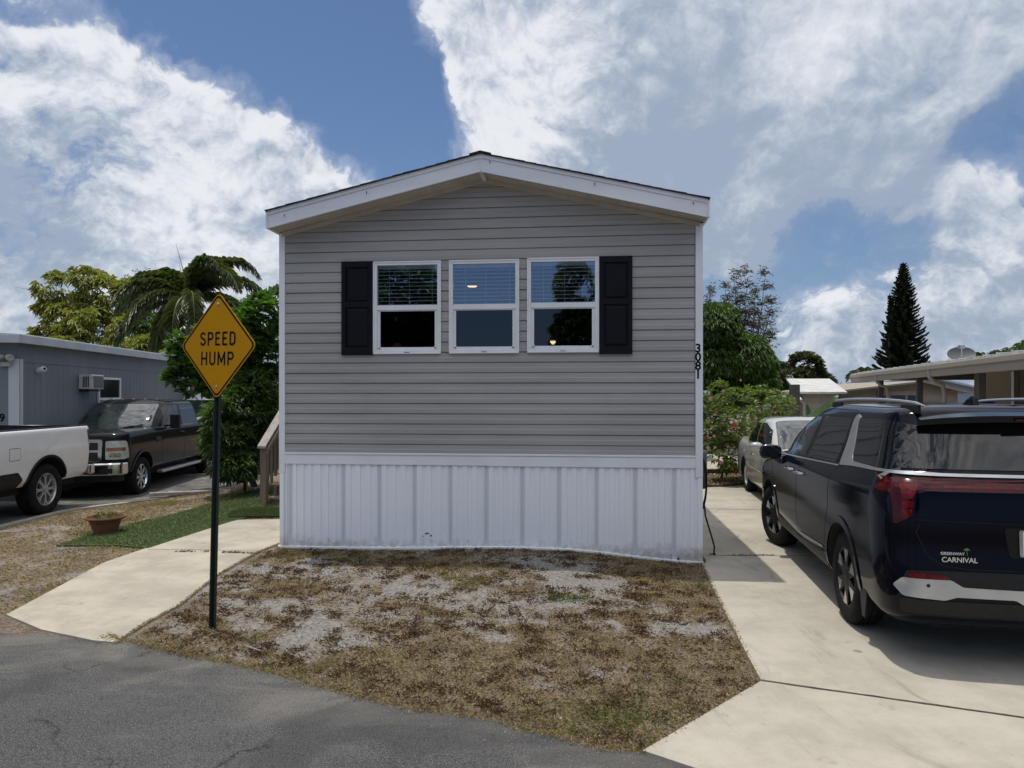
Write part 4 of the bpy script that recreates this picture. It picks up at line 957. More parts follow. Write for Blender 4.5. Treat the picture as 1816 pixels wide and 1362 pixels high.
# trees across the road behind the viewer (seen mirrored in the window glass)
broadleaf('shade_tree', 'shade tree across the road behind the viewer, mirrored in the left window', 'tree', (-9.6, -13, 0), group='shade trees across the road', blobs=[(-9.6, -13, 6.0, 1.9, 1.5, 2.6), (-10.4, -13, 4.4, 1.5, 1.6, 2.0), (-8.9, -13.5, 4.6, 1.5, 1.4, 1.8)], npts=2600, k=8, L=.42, Wd=.34, m=L_man, gapthr=-.6, trunk=.2)
broadleaf('shade_tree', 'shade tree across the road behind the viewer, mirrored in the right window', 'tree', (-1.7, -13, 0), group='shade trees across the road', blobs=[(-1.8, -13, 6.2, .8, 1.2, 1.6), (-1.5, -13, 4.2, 1.3, 1.5, 1.5)], npts=1100, k=8, L=.36, Wd=.3, m=L_shr, gapthr=-.2, trunk=.16)
# ------------------------------------------------------------------ wooden steps left of the home
W0 = hw(-1.62, 3.0); st = thing('wooden_steps', 'weathered timber entry steps with handrail at the left wall of the grey home', 'steps', (W0.x, W0.y, g(W0.x, W0.y)), HA)
wst = 1.10; rise, run, ns = .185, .26, 6; slope = rise/run
mbx = MB(); mbx.box(-.05, .05, -.05, .05, 0, 1.0)
mbx.build('newel_post', wood_m, st, bevel=.004); mbx = MB(); mbx.box(wst-.05, wst+.05, -.05, .05, 0, 1.0); mbx.build('newel_post', wood_m, st, bevel=.004)
for i in range(ns):
    mbx = MB(); y0 = .06+i*run; z = (i+1)*rise-.05
    mbx.box(.02, wst-.02, y0, y0+.30, z-.035, z); mbx.build('tread', wood_m, st, bevel=.004)
    mbx = MB(); mbx.box(.06, wst-.06, y0+.03, y0+.05, z-rise+.001, z-.0355); mbx.build('riser', wood_m, st)
for xx in (.055, wst-.055):
    P = [(.03, .0)]
    for i in range(ns): P += [(.03+i*run, (i+1)*rise-.085), (.03+(i+1)*run, (i+1)*rise-.085)]
    P += [(.03+ns*run, ns*rise-.35), (.25, 0)]
    mbx = MB(); mbx.prism(P, xx-.02, xx+.02, 'x'); mbx.build('stringer', wood_m, st)
for xx in (0, wst):
    a = (0, 1.02); b = (ns*run, 1.02+ns*rise)
    mbx = MB(); mbx.prism([(a[0]-.10, a[1]-.06), (b[0], b[1]-.02), (b[0], b[1]+.018), (a[0]-.10, a[1]-.02)], xx-.07, xx+.07, 'x'); mbx.build('handrail', wood_lt, st, bevel=.003)
    mbx = MB(); mbx.prism([(a[0]-.05, a[1]-.16), (b[0], b[1]-.11), (b[0], b[1]-.024), (a[0]-.05, a[1]-.066)], xx+.052, xx+.09, 'x'); mbx.build('rail_board', wood_m, st)
    for k in range(1, 11):
        y = k*run*ns/11; mbx = MB(); mbx.box(xx-.018, xx+.018, y-.018, y+.018, .15+y*slope, .93+y*slope); mbx.build('baluster', wood_m, st)
mbx = MB(); mbx.box(0, wst+.1, .06+ns*run, .06+ns*run+1.5, ns*rise-.09, ns*rise-.05); mbx.build('landing', wood_m, st)
for (xx, yy) in ((.05, ns*run+.1), (.05, ns*run+1.4)):
    mbx = MB(); mbx.box(xx-.045, xx+.045, yy-.045, yy+.045, 0, ns*rise+.95); mbx.build('landing_post', wood_m, st)
mbx = MB(); mbx.box(-.07, wst+.02, -.12, .30, .0, .03); mbx.build('footing', wood_m, st)
# white sawtooth stringer edging catching the sun
# rolled mat of artificial turf on the walkway end
L_turf = Mleaf('turf_blades', [(.07, .105, .03), (.11, .15, .045), (.15, .20, .065), (.085, .12, .035)], trans=.1, gloss=.3)
rx, ry = gp(452, 924, .05)
mat_t = thing('turf_doormat', 'small rectangular green turf mat lying at the top of the walkway', 'doormat', (rx, ry+.1, pathz(rx, ry)+.001), R(3))
mbx = MB(); mbx.box(-.42, .42, -.02, .55, 0, .03); mbx.build('backing', M('turf_backing', (.02, .045, .015), (.015, .03, .01), .9, scale=50), mat_t, bevel=.012)
n = 9000; B_ = np.stack([rng.uniform(-.42, .42, n), rng.uniform(-.02, .55, n), np.full(n, .028)], 1); B_[:, 2] += .04*np.exp(-((B_[:, 0]+.1)/.3)**2)*np.exp(-((B_[:, 1]-.3)/.2)**2)
A_ = rng.normal(0, .35, (n, 3)); A_[:, 2] = 1; leaf_mesh('pile', B_, A_, rng.uniform(.02, .045, n), .18, L_turf, mat_t, bend=.1)

# ------------------------------------------------------------------ grass
def scatter(poly, n):
    xs_ = [p[0] for p in poly]; ys_ = [p[1] for p in poly]
    Q = np.stack([rng.uniform(min(xs_), max(xs_), n), rng.uniform(min(ys_), max(ys_), n)], 1)
    px = np.array([p[0] for p in poly]); py = np.array([p[1] for p in poly]); c = np.zeros(n, bool); j = len(poly)-1
    for i in range(len(poly)):
        with np.errstate(divide='ignore', invalid='ignore'):
            xx = (px[j]-px[i])*(Q[:, 1]-py[i])/(py[j]-py[i])+px[i]
        c ^= ((py[i] > Q[:, 1]) != (py[j] > Q[:, 1])) & (Q[:, 0] < xx); j = i
    return Q[c]
L_dry = Mleaf('dry_grass_blades', [(.70, .59, .42), (.46, .35, .23), (.16, .11, .075), (.30, .24, .14), (.58, .48, .34), (.27, .19, .13)], trans=.15, gloss=.1, rough=.9)
L_olive = Mleaf('olive_grass_blades', [(.16, .155, .065), (.26, .24, .12), (.40, .35, .20), (.12, .125, .05)], trans=.2, gloss=.1, rough=.8)
L_red = Mleaf('reddish_weed_leaves', [(.11, .05, .038), (.17, .09, .062), (.07, .045, .03), (.15, .10, .06)], trans=.15, gloss=.1, rough=.8)
drv_l = [apron_end, lawn_corner] + G([(1270, 1060), (1243, 1000)])
lawn_front = [p for p in road_edge_j if gp(215, 1134)[0] < p[0] < apron_end[0]]
lawn_poly = lawn_front+[(p[0]-.03, p[1]) for p in drv_l[0:]]+[(2.0, 7.95), (-2.72, 8.42)]+[(p[0]+.03, p[1]-.02) for p in G([(497, 970), (460, 990), (388, 1030), (324, 1076), (268, 1102), (215, 1134)], .04)]
def gz(Q): return np.array([g(x, y) for x, y in Q.tolist()])
def blades(name, Q, lmin, lmax, wd, m, flat, label=None):
    n = len(Q); B = np.column_stack([Q, gz(Q)+.001]); A = rng.normal(0, flat, (n, 3)); A[:, 2] = np.abs(rng.normal(.55, .35, n))
    o = leaf_mesh(name, B, A, rng.uniform(lmin, lmax, n), wd, m, None, bend=.25, nrand=1.0); tag(o, label, 'grass', kind='stuff'); return o
Q = scatter(lawn_poly, 260000); cv = np.array([cover(x, y)+.35*nz(x, y, 16, 9) for x, y in Q.tolist()])
Q1 = Q[(cv > rng.uniform(.28, .80, len(Q)))]
ol = np.array([nz(x, y, .9, 21)+.4*nz(x, y, 5, 22) + .35*math.exp(-((x-1.2)/.9)**2-((y-4.1)/.7)**2) for x, y in Q1.tolist()])
isol = ol > rng.uniform(.22, .75, len(Q1))
Qs = scatter(lawn_poly, 26000)
blades('dry_grass', Q1[~isol], .012, .040, .10, L_dry, .95, 'thin dry brown grass on the sandy front lawn')
blades('olive_grass', Q1[isol], .014, .050, .09, L_olive, .75, 'olive-green grass patches near the front of the lawn')
blades('dry_grass', Qs, .008, .030, .12, L_dry, 1.2, 'loose dry grass bits lying over the bare sand')
# tufts of reddish weeds over the sand
Qt = scatter(lawn_poly, 2500); cvt = np.array([cover(x, y) for x, y in Qt.tolist()]); Qt = Qt[(cvt > .10) & (rng.uniform(0, 1, len(Qt)) < .62)]
tk = rng.integers(14, 60, len(Qt)); Qr = np.repeat(Qt, tk, 0)+rng.normal(0, .035, (tk.sum(), 2))
blades('red_weeds', Qr, .015, .055, .11, L_red, .55, 'reddish-brown weed tufts scattered over the bare sand')
Qt = np.vstack([np.array(gp(1003, 1062, .05))+rng.normal(0, [.13, .06], (350, 2)), np.array(gp(520, 990, .06))+rng.normal(0, [.2, .05], (200, 2)), np.array(gp(1110, 1275))+rng.normal(0, [.18, .10], (500, 2))])
blades('green_weeds', Qt, .02, .06, .14, L_wee, .6, 'few bright green weeds in the middle of the lawn')
# grass and crumbs creeping over the edges of the slabs and the road
def fringe(line, n, w_): 
    L_ = resample(line, .03, False); i_ = rng.integers(0, len(L_), n); return np.array([L_[k_] for k_ in i_])+rng.normal(0, w_, (n, 2))
Qf = np.vstack([fringe([apron_end, lawn_corner]+G([(1270, 1060), (1243, 1000)]), 2600, .010), fringe(G([(494, 972), (457, 987), (385, 1026), (321, 1072), (265, 1099), (206, 1134)], .04), 2200, .010), fringe([p for p in road_edge_j if -3.2 < p[0] < .65], 5200, .028)])
Bf = np.column_stack([Qf, gz(Qf)+.016]); Af = rng.normal(0, .9, (len(Qf), 3)); Af[:, 2] = np.abs(Af[:, 2])*.6+.2
tag(leaf_mesh('edge_grass', Bf, Af, rng.uniform(.010, .032, len(Qf)), .09, L_dry, None, bend=.3, nrand=1.0), 'dry grass creeping over the edges of path, drive and road', 'grass', kind='stuff')
Qd = np.vstack([fringe([p for p in road_edge_j if -3.4 < p[0] < .7], 1500, .10), fringe(G([(11, 1092), (74, 1117), (206, 1138)]), 500, .05)]); mb = MB()
for x, y in Qd.tolist():
    r = random.uniform(.002, .007); a = random.uniform(0, 3); z = g(x, y)+.007
    mb.add([(x+r*math.cos(a+k*1.57), y+r*math.sin(a+k*1.57), z) for k in range(4)]+[(x, y, z+r)], [(k, (k+1) % 4, 4) for k in range(4)])
tag(mb.build('gravel', M('crumbled_edge', (.30, .27, .23), (.10, .09, .08), .9, scale=9)), 'loose sand and gravel crumbs along the asphalt edge', 'gravel', kind='stuff')
# left lawn, thinner blades further away
left_poly = [(-7.2, 6.1), (-7.2, 10.1), (-7.1, 11.8), (-6.8, 12.9), (-6.2, 14.2), (-4.6, 15.2), (-2.6, 15)]+G([(494, 925), (409, 928), (368, 942), (265, 975), (184, 1002), (92, 1048), (11, 1088)], .04)+[(-5.2, 5.95)]
Q = scatter(left_poly, 90000)
tp = turf_poly
def in_poly_np(Q, poly): return np.array([inside(poly, x, y) for x, y in Q.tolist()])
Q = Q[~in_poly_np(Q, tp)]; cv = np.array([cover(x, y)+.3*nz(x, y, 12, 9) for x, y in Q.tolist()]); Q = Q[cv > rng.uniform(.3, .85, len(Q))]
blades('dry_grass', Q, .02, .055, .12, L_dry, .8, 'dry brown grass left of the walkway')
Qg = Q[np.array([nz(x, y, 1.1, 31) > .22 for x, y in Q.tolist()])]; blades('olive_grass', Qg[:9000], .02, .06, .12, L_olive, .6, 'greenish grass left of the walkway')
turf = tag(sheet('artificial_turf', turf_poly, .3, lambda x, y: g(x, y)+.022, M('turf_base', (.04, .07, .02), (.06, .095, .03), .9, scale=60, bump=.4), .03), kind='structure')
Q = scatter(turf_poly, 130000); Q = Q[Q[:, 1] < 13.5]; B = np.column_stack([Q, gz(Q)+.02]); A = rng.normal(0, .45, (len(Q), 3)); A[:, 2] = .8
tag(leaf_mesh('turf_pile', B, A, rng.uniform(.02, .04, len(Q)), .2, L_turf, None, bend=.15), 'green artificial turf pile beside the walkway', 'turf', kind='stuff')
# weeds in the walkway joint, pebbles and litter
wj = np.array([gp(a, 980.5+(a-262)*.03, .06) for a in np.concatenate([rng.uniform(315, 345, 60), rng.uniform(358, 370, 20), rng.uniform(395, 448, 150)])])+rng.normal(0, .012, (230, 2))
B = np.column_stack([wj, [pathz(x, y)+.003 for x, y in wj.tolist()]]); A = rng.normal(0, .7, (len(wj), 3)); A[:, 2] = .5
tag(leaf_mesh('joint_weeds', B, A, rng.uniform(.015, .04, len(wj)), .3, L_red, None), 'dry weeds growing in the walkway joint', 'weeds', kind='stuff')
wj = np.array([gp(a, 988.5+.2*math.sin(a), 0) for a in rng.uniform(1290, 1375, 160)])+rng.normal(0, .010, (160, 2)); B = np.column_stack([wj, np.full(len(wj), .026)]); A = rng.normal(0, .7, (len(wj), 3)); A[:, 2] = .4
tag(leaf_mesh('joint_weeds', B, A, rng.uniform(.01, .03, len(wj)), .3, L_red, None), 'dry weeds growing in the driveway joint', 'weeds', kind='stuff')
Q = scatter(lawn_poly+[], 260); mb = MB()
for x, y in Q.tolist():
    r = random.uniform(.004, .013); a = random.uniform(0, 3); z = g(x, y)
    mb.add([(x+r*math.cos(a+k*1.26)*random.uniform(.7, 1.3), y+r*math.sin(a+k*1.26)*.8, z) for k in range(5)]+[(x, y, z+r*.8)], [(k, (k+1) % 5, 5) for k in range(5)])
tag(mb.build('pebbles', M('pebble', (.50, .47, .42), (.30, .27, .24), .8, scale=3)), 'small pale pebbles and shell bits on the lawn', 'pebbles', kind='stuff')
x, y = gp(445, 1152, .02); mb = MB(); mb.tube([(x-.06, y+.03, .04), (x, y, .035), (x+.09, y-.05, .03)], [.004, .006, .003], 5)
tag(mb.build('stick', wood_lt), 'short pale stick lying on the grass by the sign post', 'stick')
# ------------------------------------------------------------------ car tools
def pchip(Y, ns):
    """Y (n,3) points at integer parameters -> resampled, monotone cubic per coordinate"""
    Y = np.asarray(Y, float); n = len(Y); d = np.diff(Y, axis=0); m = np.zeros_like(Y)
    for i in range(1, n-1):
        a, b = d[i-1], d[i]; ok = (a*b) > 0
        m[i] = np.where(ok, 2*a*b/np.where(ok, a+b, 1), 0)
    m[0] = d[0]; m[-1] = d[-1]; out = []
    for i in range(n-1):
        for k in range(ns):
            t = k/ns; h0 = 2*t**3-3*t**2+1; h1 = t**3-2*t**2+t; h2 = -2*t**3+3*t**2; h3 = t**3-t**2
            out.append(h0*Y[i]+h1*m[i]+h2*Y[i+1]+h3*m[i+1])
    out.append(Y[-1]); return np.array(out)
def loft(levels, ns=6, nk=5):
    """levels: list of half plan curves (rear centre -> side (x<0) -> front centre); returns closed verts, faces"""
    A = np.array([pchip(l, ns) for l in levels]); S = A.shape[1]
    Bm = np.array([pchip(A[:, s], nk) for s in range(S)]).transpose(1, 0, 2)      # (levels, S, 3)
    K = len(Bm); V = Bm.reshape(-1, 3).tolist(); o = len(V); V += [(-x, y, z) for x, y, z in V]
    Fc = []
    for k in range(K-1):
        for s in range(S-1):
            a = k*S+s; Fc.append((a, a+1, a+S+1, a+S)); Fc.append((o+a, o+a+S, o+a+S+1, o+a+1))
    for s in range(S-1): Fc.append((s+1, s, o+s, o+s+1))           # floor
    return V, Fc
def car_mesh(name, levels, m, parent, cutters=None, ns=6, nk=5, ang=40):
    V, Fc = loft(levels, ns, nk); mb = MB(); mb.add(V, Fc); me = bpy.data.meshes.new(name); me.from_pydata(mb.v, [], mb.f)
    bm = bmesh.new(); bm.from_mesh(me); bmesh.ops.remove_doubles(bm, verts=bm.verts, dist=.0008); bmesh.ops.dissolve_degenerate(bm, dist=.0004, edges=bm.edges)
    bmesh.ops.recalc_face_normals(bm, faces=bm.faces); bm.to_mesh(me)
    bvh = BVHTree.FromBMesh(bm); bm.free()
    mats = [m, wheelwell_m]
    o = link(name, me, mats, parent)
    if cutters:
        for cm in cutters:
            bm = bmesh.new(); bm.from_mesh(cm); bmesh.ops.recalc_face_normals(bm, faces=bm.faces); bm.to_mesh(cm); bm.free()
            cm.materials.append(m); cm.materials.append(wheelwell_m)
            co = bpy.data.objects.new('cut', cm); C.objects.link(co); co.parent = parent
            md = o.modifiers.new('b', 'BOOLEAN'); md.object = co; md.operation = 'DIFFERENCE'; md.solver = 'EXACT'
            bpy.context.view_layer.update(); me2 = bpy.data.meshes.new_from_object(o.evaluated_get(bpy.context.evaluated_depsgraph_get())); o.modifiers.clear()
            if len(me2.polygons) > 50: o.data = me2
            bpy.data.objects.remove(co)
    me = o.data; me.name = name; me.polygons.foreach_set('use_smooth', [True]*len(me.polygons)); me.set_sharp_from_angle(angle=R(ang)); return o, bvh
def cyl_cut(x0, x1, y, z, r, n=40):
    mb = MB(); mb.prism([(y+r*math.cos(2*math.pi*k/n), z+r*math.sin(2*math.pi*k/n)) for k in range(n)], x0, x1, 'x', 1); me = bpy.data.meshes.new('c'); me.from_pydata(mb.v, [], mb.f)
    me.polygons.foreach_set('material_index', [1]*len(me.polygons)); return me
def box_cut(*a):
    mb = MB(); mb.box(*a, 1); me = bpy.data.meshes.new('c'); me.from_pydata(mb.v, [], mb.f); me.polygons.foreach_set('material_index', [1]*len(me.polygons)); return me
class Proj:
    """project flat outlines onto a body: L/R side (y,z), B rear (x,z), F front (x,z), T top (x,y)"""
    def __init__(s, bvhs): s.b = bvhs if isinstance(bvhs, list) else [bvhs]
    def hit(s, mode, a, b):
        o, d = {'L': ((-4, a, b), (1, 0, 0)), 'R': ((4, a, b), (-1, 0, 0)), 'B': ((a, -9, b), (0, 1, 0)), 'F': ((a, 9, b), (0, -1, 0)), 'T': ((a, b, 5), (0, 0, -1))}[mode]
        best = None
        for t in s.b:
            loc, nrm, idx, dist = t.ray_cast(Vector(o), Vector(d))
            if loc is not None and (best is None or dist < best[2]): best = (loc, nrm if nrm.dot(Vector(d)) < 0 else -nrm, dist)
        return best
    def pt(s, mode, a, b, off):
        h = s.hit(mode, a, b)
        if h is None:
            for k in (.98, .96, .94, .9):
                h = s.hit(mode, a*k if mode in 'BFT' else a, b*k if mode != 'T' else b)
                if h: break
        if h is None: return None
        d = {'L': Vector((-1, 0, 0)), 'R': Vector((1, 0, 0)), 'B': Vector((0, -1, 0)), 'F': Vector((0, 1, 0)), 'T': Vector((0, 0, 1))}[mode]
        n = (h[1]*.7+d*.3).normalized(); return h[0]+n*off
    def patch(s, name, mode, outline, m, parent, off=.004, rim=.012, step=.06, r=.02, smooth=True, k=4):
        pl = round_poly(outline, r, k) if r else outline
        vs, fs, ov, n = tri_fill(pl, step)
        P = [s.pt(mode, p.x, p.y, off) for p in vs]; mb = MB(); Fc = [tuple(f) for f in fs if all(P[i] is not None for i in f)]
        for i in range(len(P)):
            if P[i] is None: P[i] = Vector((0, 0, .5))
        inv = {}
        for i, l in enumerate(ov):
            for q in l: inv[q] = i
        lp = [inv[i] for i in range(n) if i in inv]; o = len(P); Q = [s.pt(mode, vs[i].x, vs[i].y, off-rim) or P[i] for i in lp]
        Fc += [(lp[i], lp[(i+1) % len(lp)], o+(i+1) % len(lp), o+i) for i in range(len(lp))]
        mb.add(list(P)+Q, Fc); return mb.build(name, m, parent, smooth=smooth, ang=35)
    def ribbon(s, name, mode, path, wd, m, parent, off=.002, rim=.004, step=.04, mb=None):
        own = mb is None; mb = mb or MB(); L = resample(path, step, False); n = len(L); P = []
        for i in range(n):
            a = Vector(L[max(0, i-1)]); b = Vector(L[min(n-1, i+1)]); t = (b-a).normalized(); q = Vector((-t.y, t.x))*wd/2; c = Vector(L[i])
            for (u, of) in ((c+q, off-rim), (c+q, off), (c-q, off), (c-q, off-rim)): P.append(s.pt(mode, u.x, u.y, of))
        Fc = [(4*i+j, 4*i+j+1, 4*i+j+5, 4*i+j+4) for i in range(n-1) for j in range(3)]
        Fc = [f for f in Fc if all(P[i] is not None for i in f)]; P = [p if p is not None else Vector((0, 0, .5)) for p in P]
        mb.add(P, Fc)
        return mb.build(name, m, parent, smooth=True, ang=50) if own else mb
def arc_pts(cy, cz, r, a0, a1, n=24): return [(cy+r*math.cos(R(a0+(a1-a0)*k/n)), cz+r*math.sin(R(a0+(a1-a0)*k/n))) for k in range(n+1)]
def tyre_prof(Rt, Rr, W):
    h = W/2; p = [(Rr, -h*.80), (Rr+.012, -h*.93), (Rr+(Rt-Rr)*.45, -h), (Rt-.030, -h*.97), (Rt-.010, -h*.86), (Rt, -h*.74)]
    for c in (-.42, -.02, .38):
        x = c*h; p += [(Rt+.001, x-.006), (Rt-.009, x-.0055), (Rt-.009, x+.0055+.0), (Rt+.001, x+.006)]
    return p+[(Rt, h*.74), (Rt-.010, h*.86), (Rt-.030, h*.97), (Rr+(Rt-Rr)*.45, h), (Rr+.012, h*.93), (Rr, h*.80)]
def wheel(parent, side, x, y, z, Rt, Rr, W, style, steer=0, m_rim=None, knob=False):
    """side -1 left, +1 right; x = outer face of tyre"""
    c = Vector((side*(abs(x)-W/2), y, z)); Mx = Matrix.Translation(c) @ Matrix.Rotation(steer, 4, 'Z') @ Matrix.Rotation(R(90)*side, 4, 'Y')   # local +z = outward
    mb = MB(); mb.lathe(tyre_prof(Rt, Rr, W), 56, 0, Mx, cap=False)
    if knob:
        for k in range(44):
            a = 2*math.pi*k/44
            for (zz, dz_) in ((-W*.30, W*.15), (W*.02, W*.11), (W*.30, W*.15)):
                q = Mx @ Matrix.Rotation(a+(.07 if zz > 0 else 0), 4, 'Z') @ Matrix.Translation((Rt+.003, 0, zz)); mb.box(-.008, .006, -.016, .016, -dz_*.5, dz_*.5, 0, q)
    wh = mb.build('wheel', rubber_m, parent, smooth=True, ang=40)
    h = W/2; rim = MB(); rm = m_rim or silver_m
    rim.lathe([(Rr+.004, h*.84), (Rr-.010, h*.88), (Rr-.022, h*.72), (Rr-.030, h*.1), (Rr-.03, -h*.7)], 48, 0, Mx, cap=False)
    well = MB(); well.lathe([(.001, -h*.05), (Rr-.032, -h*.05)], 32, 0, Mx, cap=False); well.build('wheel_back', wheelwell_m, wh)
    def blk(a, pts, z0, z1, mi=0, mbx=rim):
        mbx.prism(pts, z0, z1, 'z', mi, Mx @ Matrix.Rotation(a, 4, 'Z'))
    if style == 'van':
        rim.build('rim', trim_dark, wh, smooth=True, ang=40)
        s = MB(); s.lathe([(.001, h*.86), (.060, h*.86), (.075, h*.7), (.08, h*.1)], 6, 0, Mx)
        for k in range(6):
            a = k*math.pi/3; blk(a, [(.05, -.045), (Rr*.55, -.052), (Rr-.045, -.062), (Rr-.025, -.03), (Rr-.025, .03), (Rr-.045, .062), (Rr*.55, .052), (.05, .045)], h*.35, h*.84, 0, s)
        s.build('spoke', M('gloss_black_rim', (.004, .004, .0045), None, .35, spec=.12) if 'gloss_black_rim' not in bpy.data.materials else bpy.data.materials['gloss_black_rim'], wh, bevel=.004)
        for k in range(6):
            a = k*math.pi/3
            MB().prism([(Rr-.13, -.006), (Rr-.030, -.075), (Rr-.018, -.05), (Rr-.020, .038)], h*.841, h*.87, 'z', 0, Mx @ Matrix.Rotation(a+.05, 4, 'Z')).build('rim_facet', chrome_m, wh)
    elif style == 'truck':
        for k in range(8):
            a = k*math.pi/4
            blk(a, [(.05, -.020), (Rr*.62, -.018), (Rr-.02, -.045), (Rr-.02, -.018), (Rr*.72, 0), (Rr-.02, .018), (Rr-.02, .045), (Rr*.62, .018), (.05, .020)], h*.35, h*.74)
        rim.lathe([(.001, h*.92), (.045, h*.90), (.055, h*.6), (.085, h*.55), (.09, h*.3)], 24, 0, Mx)
        for k in range(8):
            q = Mx @ Matrix.Rotation(k*math.pi/4+.39, 4, 'Z') @ Matrix.Translation((.072, 0, 0)); rim.lathe([(.009, h*.5), (.009, h*.68), (.001, h*.7)], 6, 0, q)
        rim.build('rim', rm, wh, smooth=True, ang=35)
    else:
        for k in range(7 if style == 'car' else 8):
            a = k*2*math.pi/(7 if style == 'car' else 8)
            blk(a, [(.04, -.022), (Rr-.02, -.034), (Rr-.02, .034), (.04, .022)], h*.3, h*.70)
        rim.lathe([(.001, h*.80), (.05, h*.78), (.065, h*.3)], 20, 0, Mx); rim.build('rim', rm, wh, smooth=True, ang=35)
    return wh
def plan(w, yr, yf, z, zf=None, cr=.3, cf=.4, n_mid=5, tr=1.0, tf=1.0, bow=.03, mid=None):
    """half plan curve at x<0. z rear height, zf(y) height function"""
    Z = (lambda y: z) if zf is None else (zf if callable(zf) else (lambda y: z+(zf-z)*(y-yr)/(yf-yr)))
    wr, wf = w*tr, w*tf
    P = [(0, yr), (-wr*.45, yr+bow*.25), (-wr*.80, yr+bow), (-wr*.955, yr+bow+cr*.32), (-wr, yr+bow+cr)]
    y0, y1 = yr+bow+cr, yf-bow-cf; ys = mid or [y0+(y1-y0)*(i+1)/(n_mid+1) for i in range(n_mid)]
    for y in ys:
        f = (y-y0)/(y1-y0); ww = wr+(wf-wr)*f+(w-max(wr, wf))*4*f*(1-f); P.append((-ww, y))
    P += [(-wf, y1), (-wf*.93, yf-bow-cf*.40), (-wf*.74, yf-bow), (-wf*.40, yf-bow*.25), (0, yf)]
    return [(x, y, Z(y)) for x, y in P]

# ------------------------------------------------------------------ the dark blue minivan
paint_navy = M('navy_paint', (.0013, .0018, .0065), (.0016, .0022, .0075), .09, coat=.0, metal=.0, spec=.20, scale=2, crough=.015)
VD = Vector((.168, .986)).normalized(); VA = -math.atan2(VD.x, VD.y)
van = thing('minivan', 'dark navy minivan with full-width red tail light parked on the concrete driveway', 'minivan', (3.705, 5.737, .022), VA)
ztop = lambda z0, z1, ya, yb: (lambda y: z0+(z1-z0)*sm(ya, yb, y))
lv = [plan(.90, -1.00, 3.85, .30, cr=.25), plan(.955, -1.08, 3.92, .36, cr=.28), plan(.985, -1.135, 3.98, .52, cr=.30), plan(.992, -1.13, 4.0, .66, cr=.30),
      plan(.995, -1.11, 4.0, .85, cr=.32), plan(.992, -1.10, 3.97, 1.02, ztop(1.02, .90, 2.6, 3.9), cr=.34), plan(.975, -1.085, 3.88, 1.16, ztop(1.16, 1.0, 2.4, 3.8), cr=.34),
      plan(.955, -1.07, 3.72, 1.24, ztop(1.24, 1.05, 2.2, 3.7), cr=.34, tf=.95), plan(.932, -1.04, 3.0, 1.30, ztop(1.30, 1.15, 1.6, 2.9), cr=.34, cf=.35, tf=.96, bow=.05),
      plan(.87, -.95, 2.60, 1.48, ztop(1.48, 1.42, 1.3, 2.5), cr=.30, cf=.30, tf=.96, bow=.07), plan(.815, -.85, 2.10, 1.67, ztop(1.67, 1.61, .9, 2.0), cr=.28, cf=.30, tf=.96, bow=.07),
      plan(.78, -.80, 1.85, 1.752, ztop(1.752, 1.70, .8, 1.8), cr=.26, cf=.35, tf=.95, bow=.07), plan(.70, -.72, 1.70, 1.786, ztop(1.786, 1.745, .7, 1.6), cr=.25, cf=.3, bow=.06),
      plan(.40, -.66, 1.55, 1.800, ztop(1.80, 1.765, .6, 1.5), cr=.3, cf=.4, bow=.03), [(0, p[1], 1.805-.03*sm(.6, 1.5, p[1])) for p in plan(.4, -.66, 1.55, 0, cr=.3, cf=.4, bow=.03)]]
WB = 3.09; ZW = .385
cuts = [cyl_cut(-1.3, -.70, 0, ZW, .425), cyl_cut(.70, 1.3, 0, ZW, .425), cyl_cut(-1.3, -.66, WB, ZW, .435), cyl_cut(.66, 1.3, WB, ZW, .435)]
body, bvh = car_mesh('body', lv, paint_navy, van, cuts, ang=50)
P = Proj(bvh)
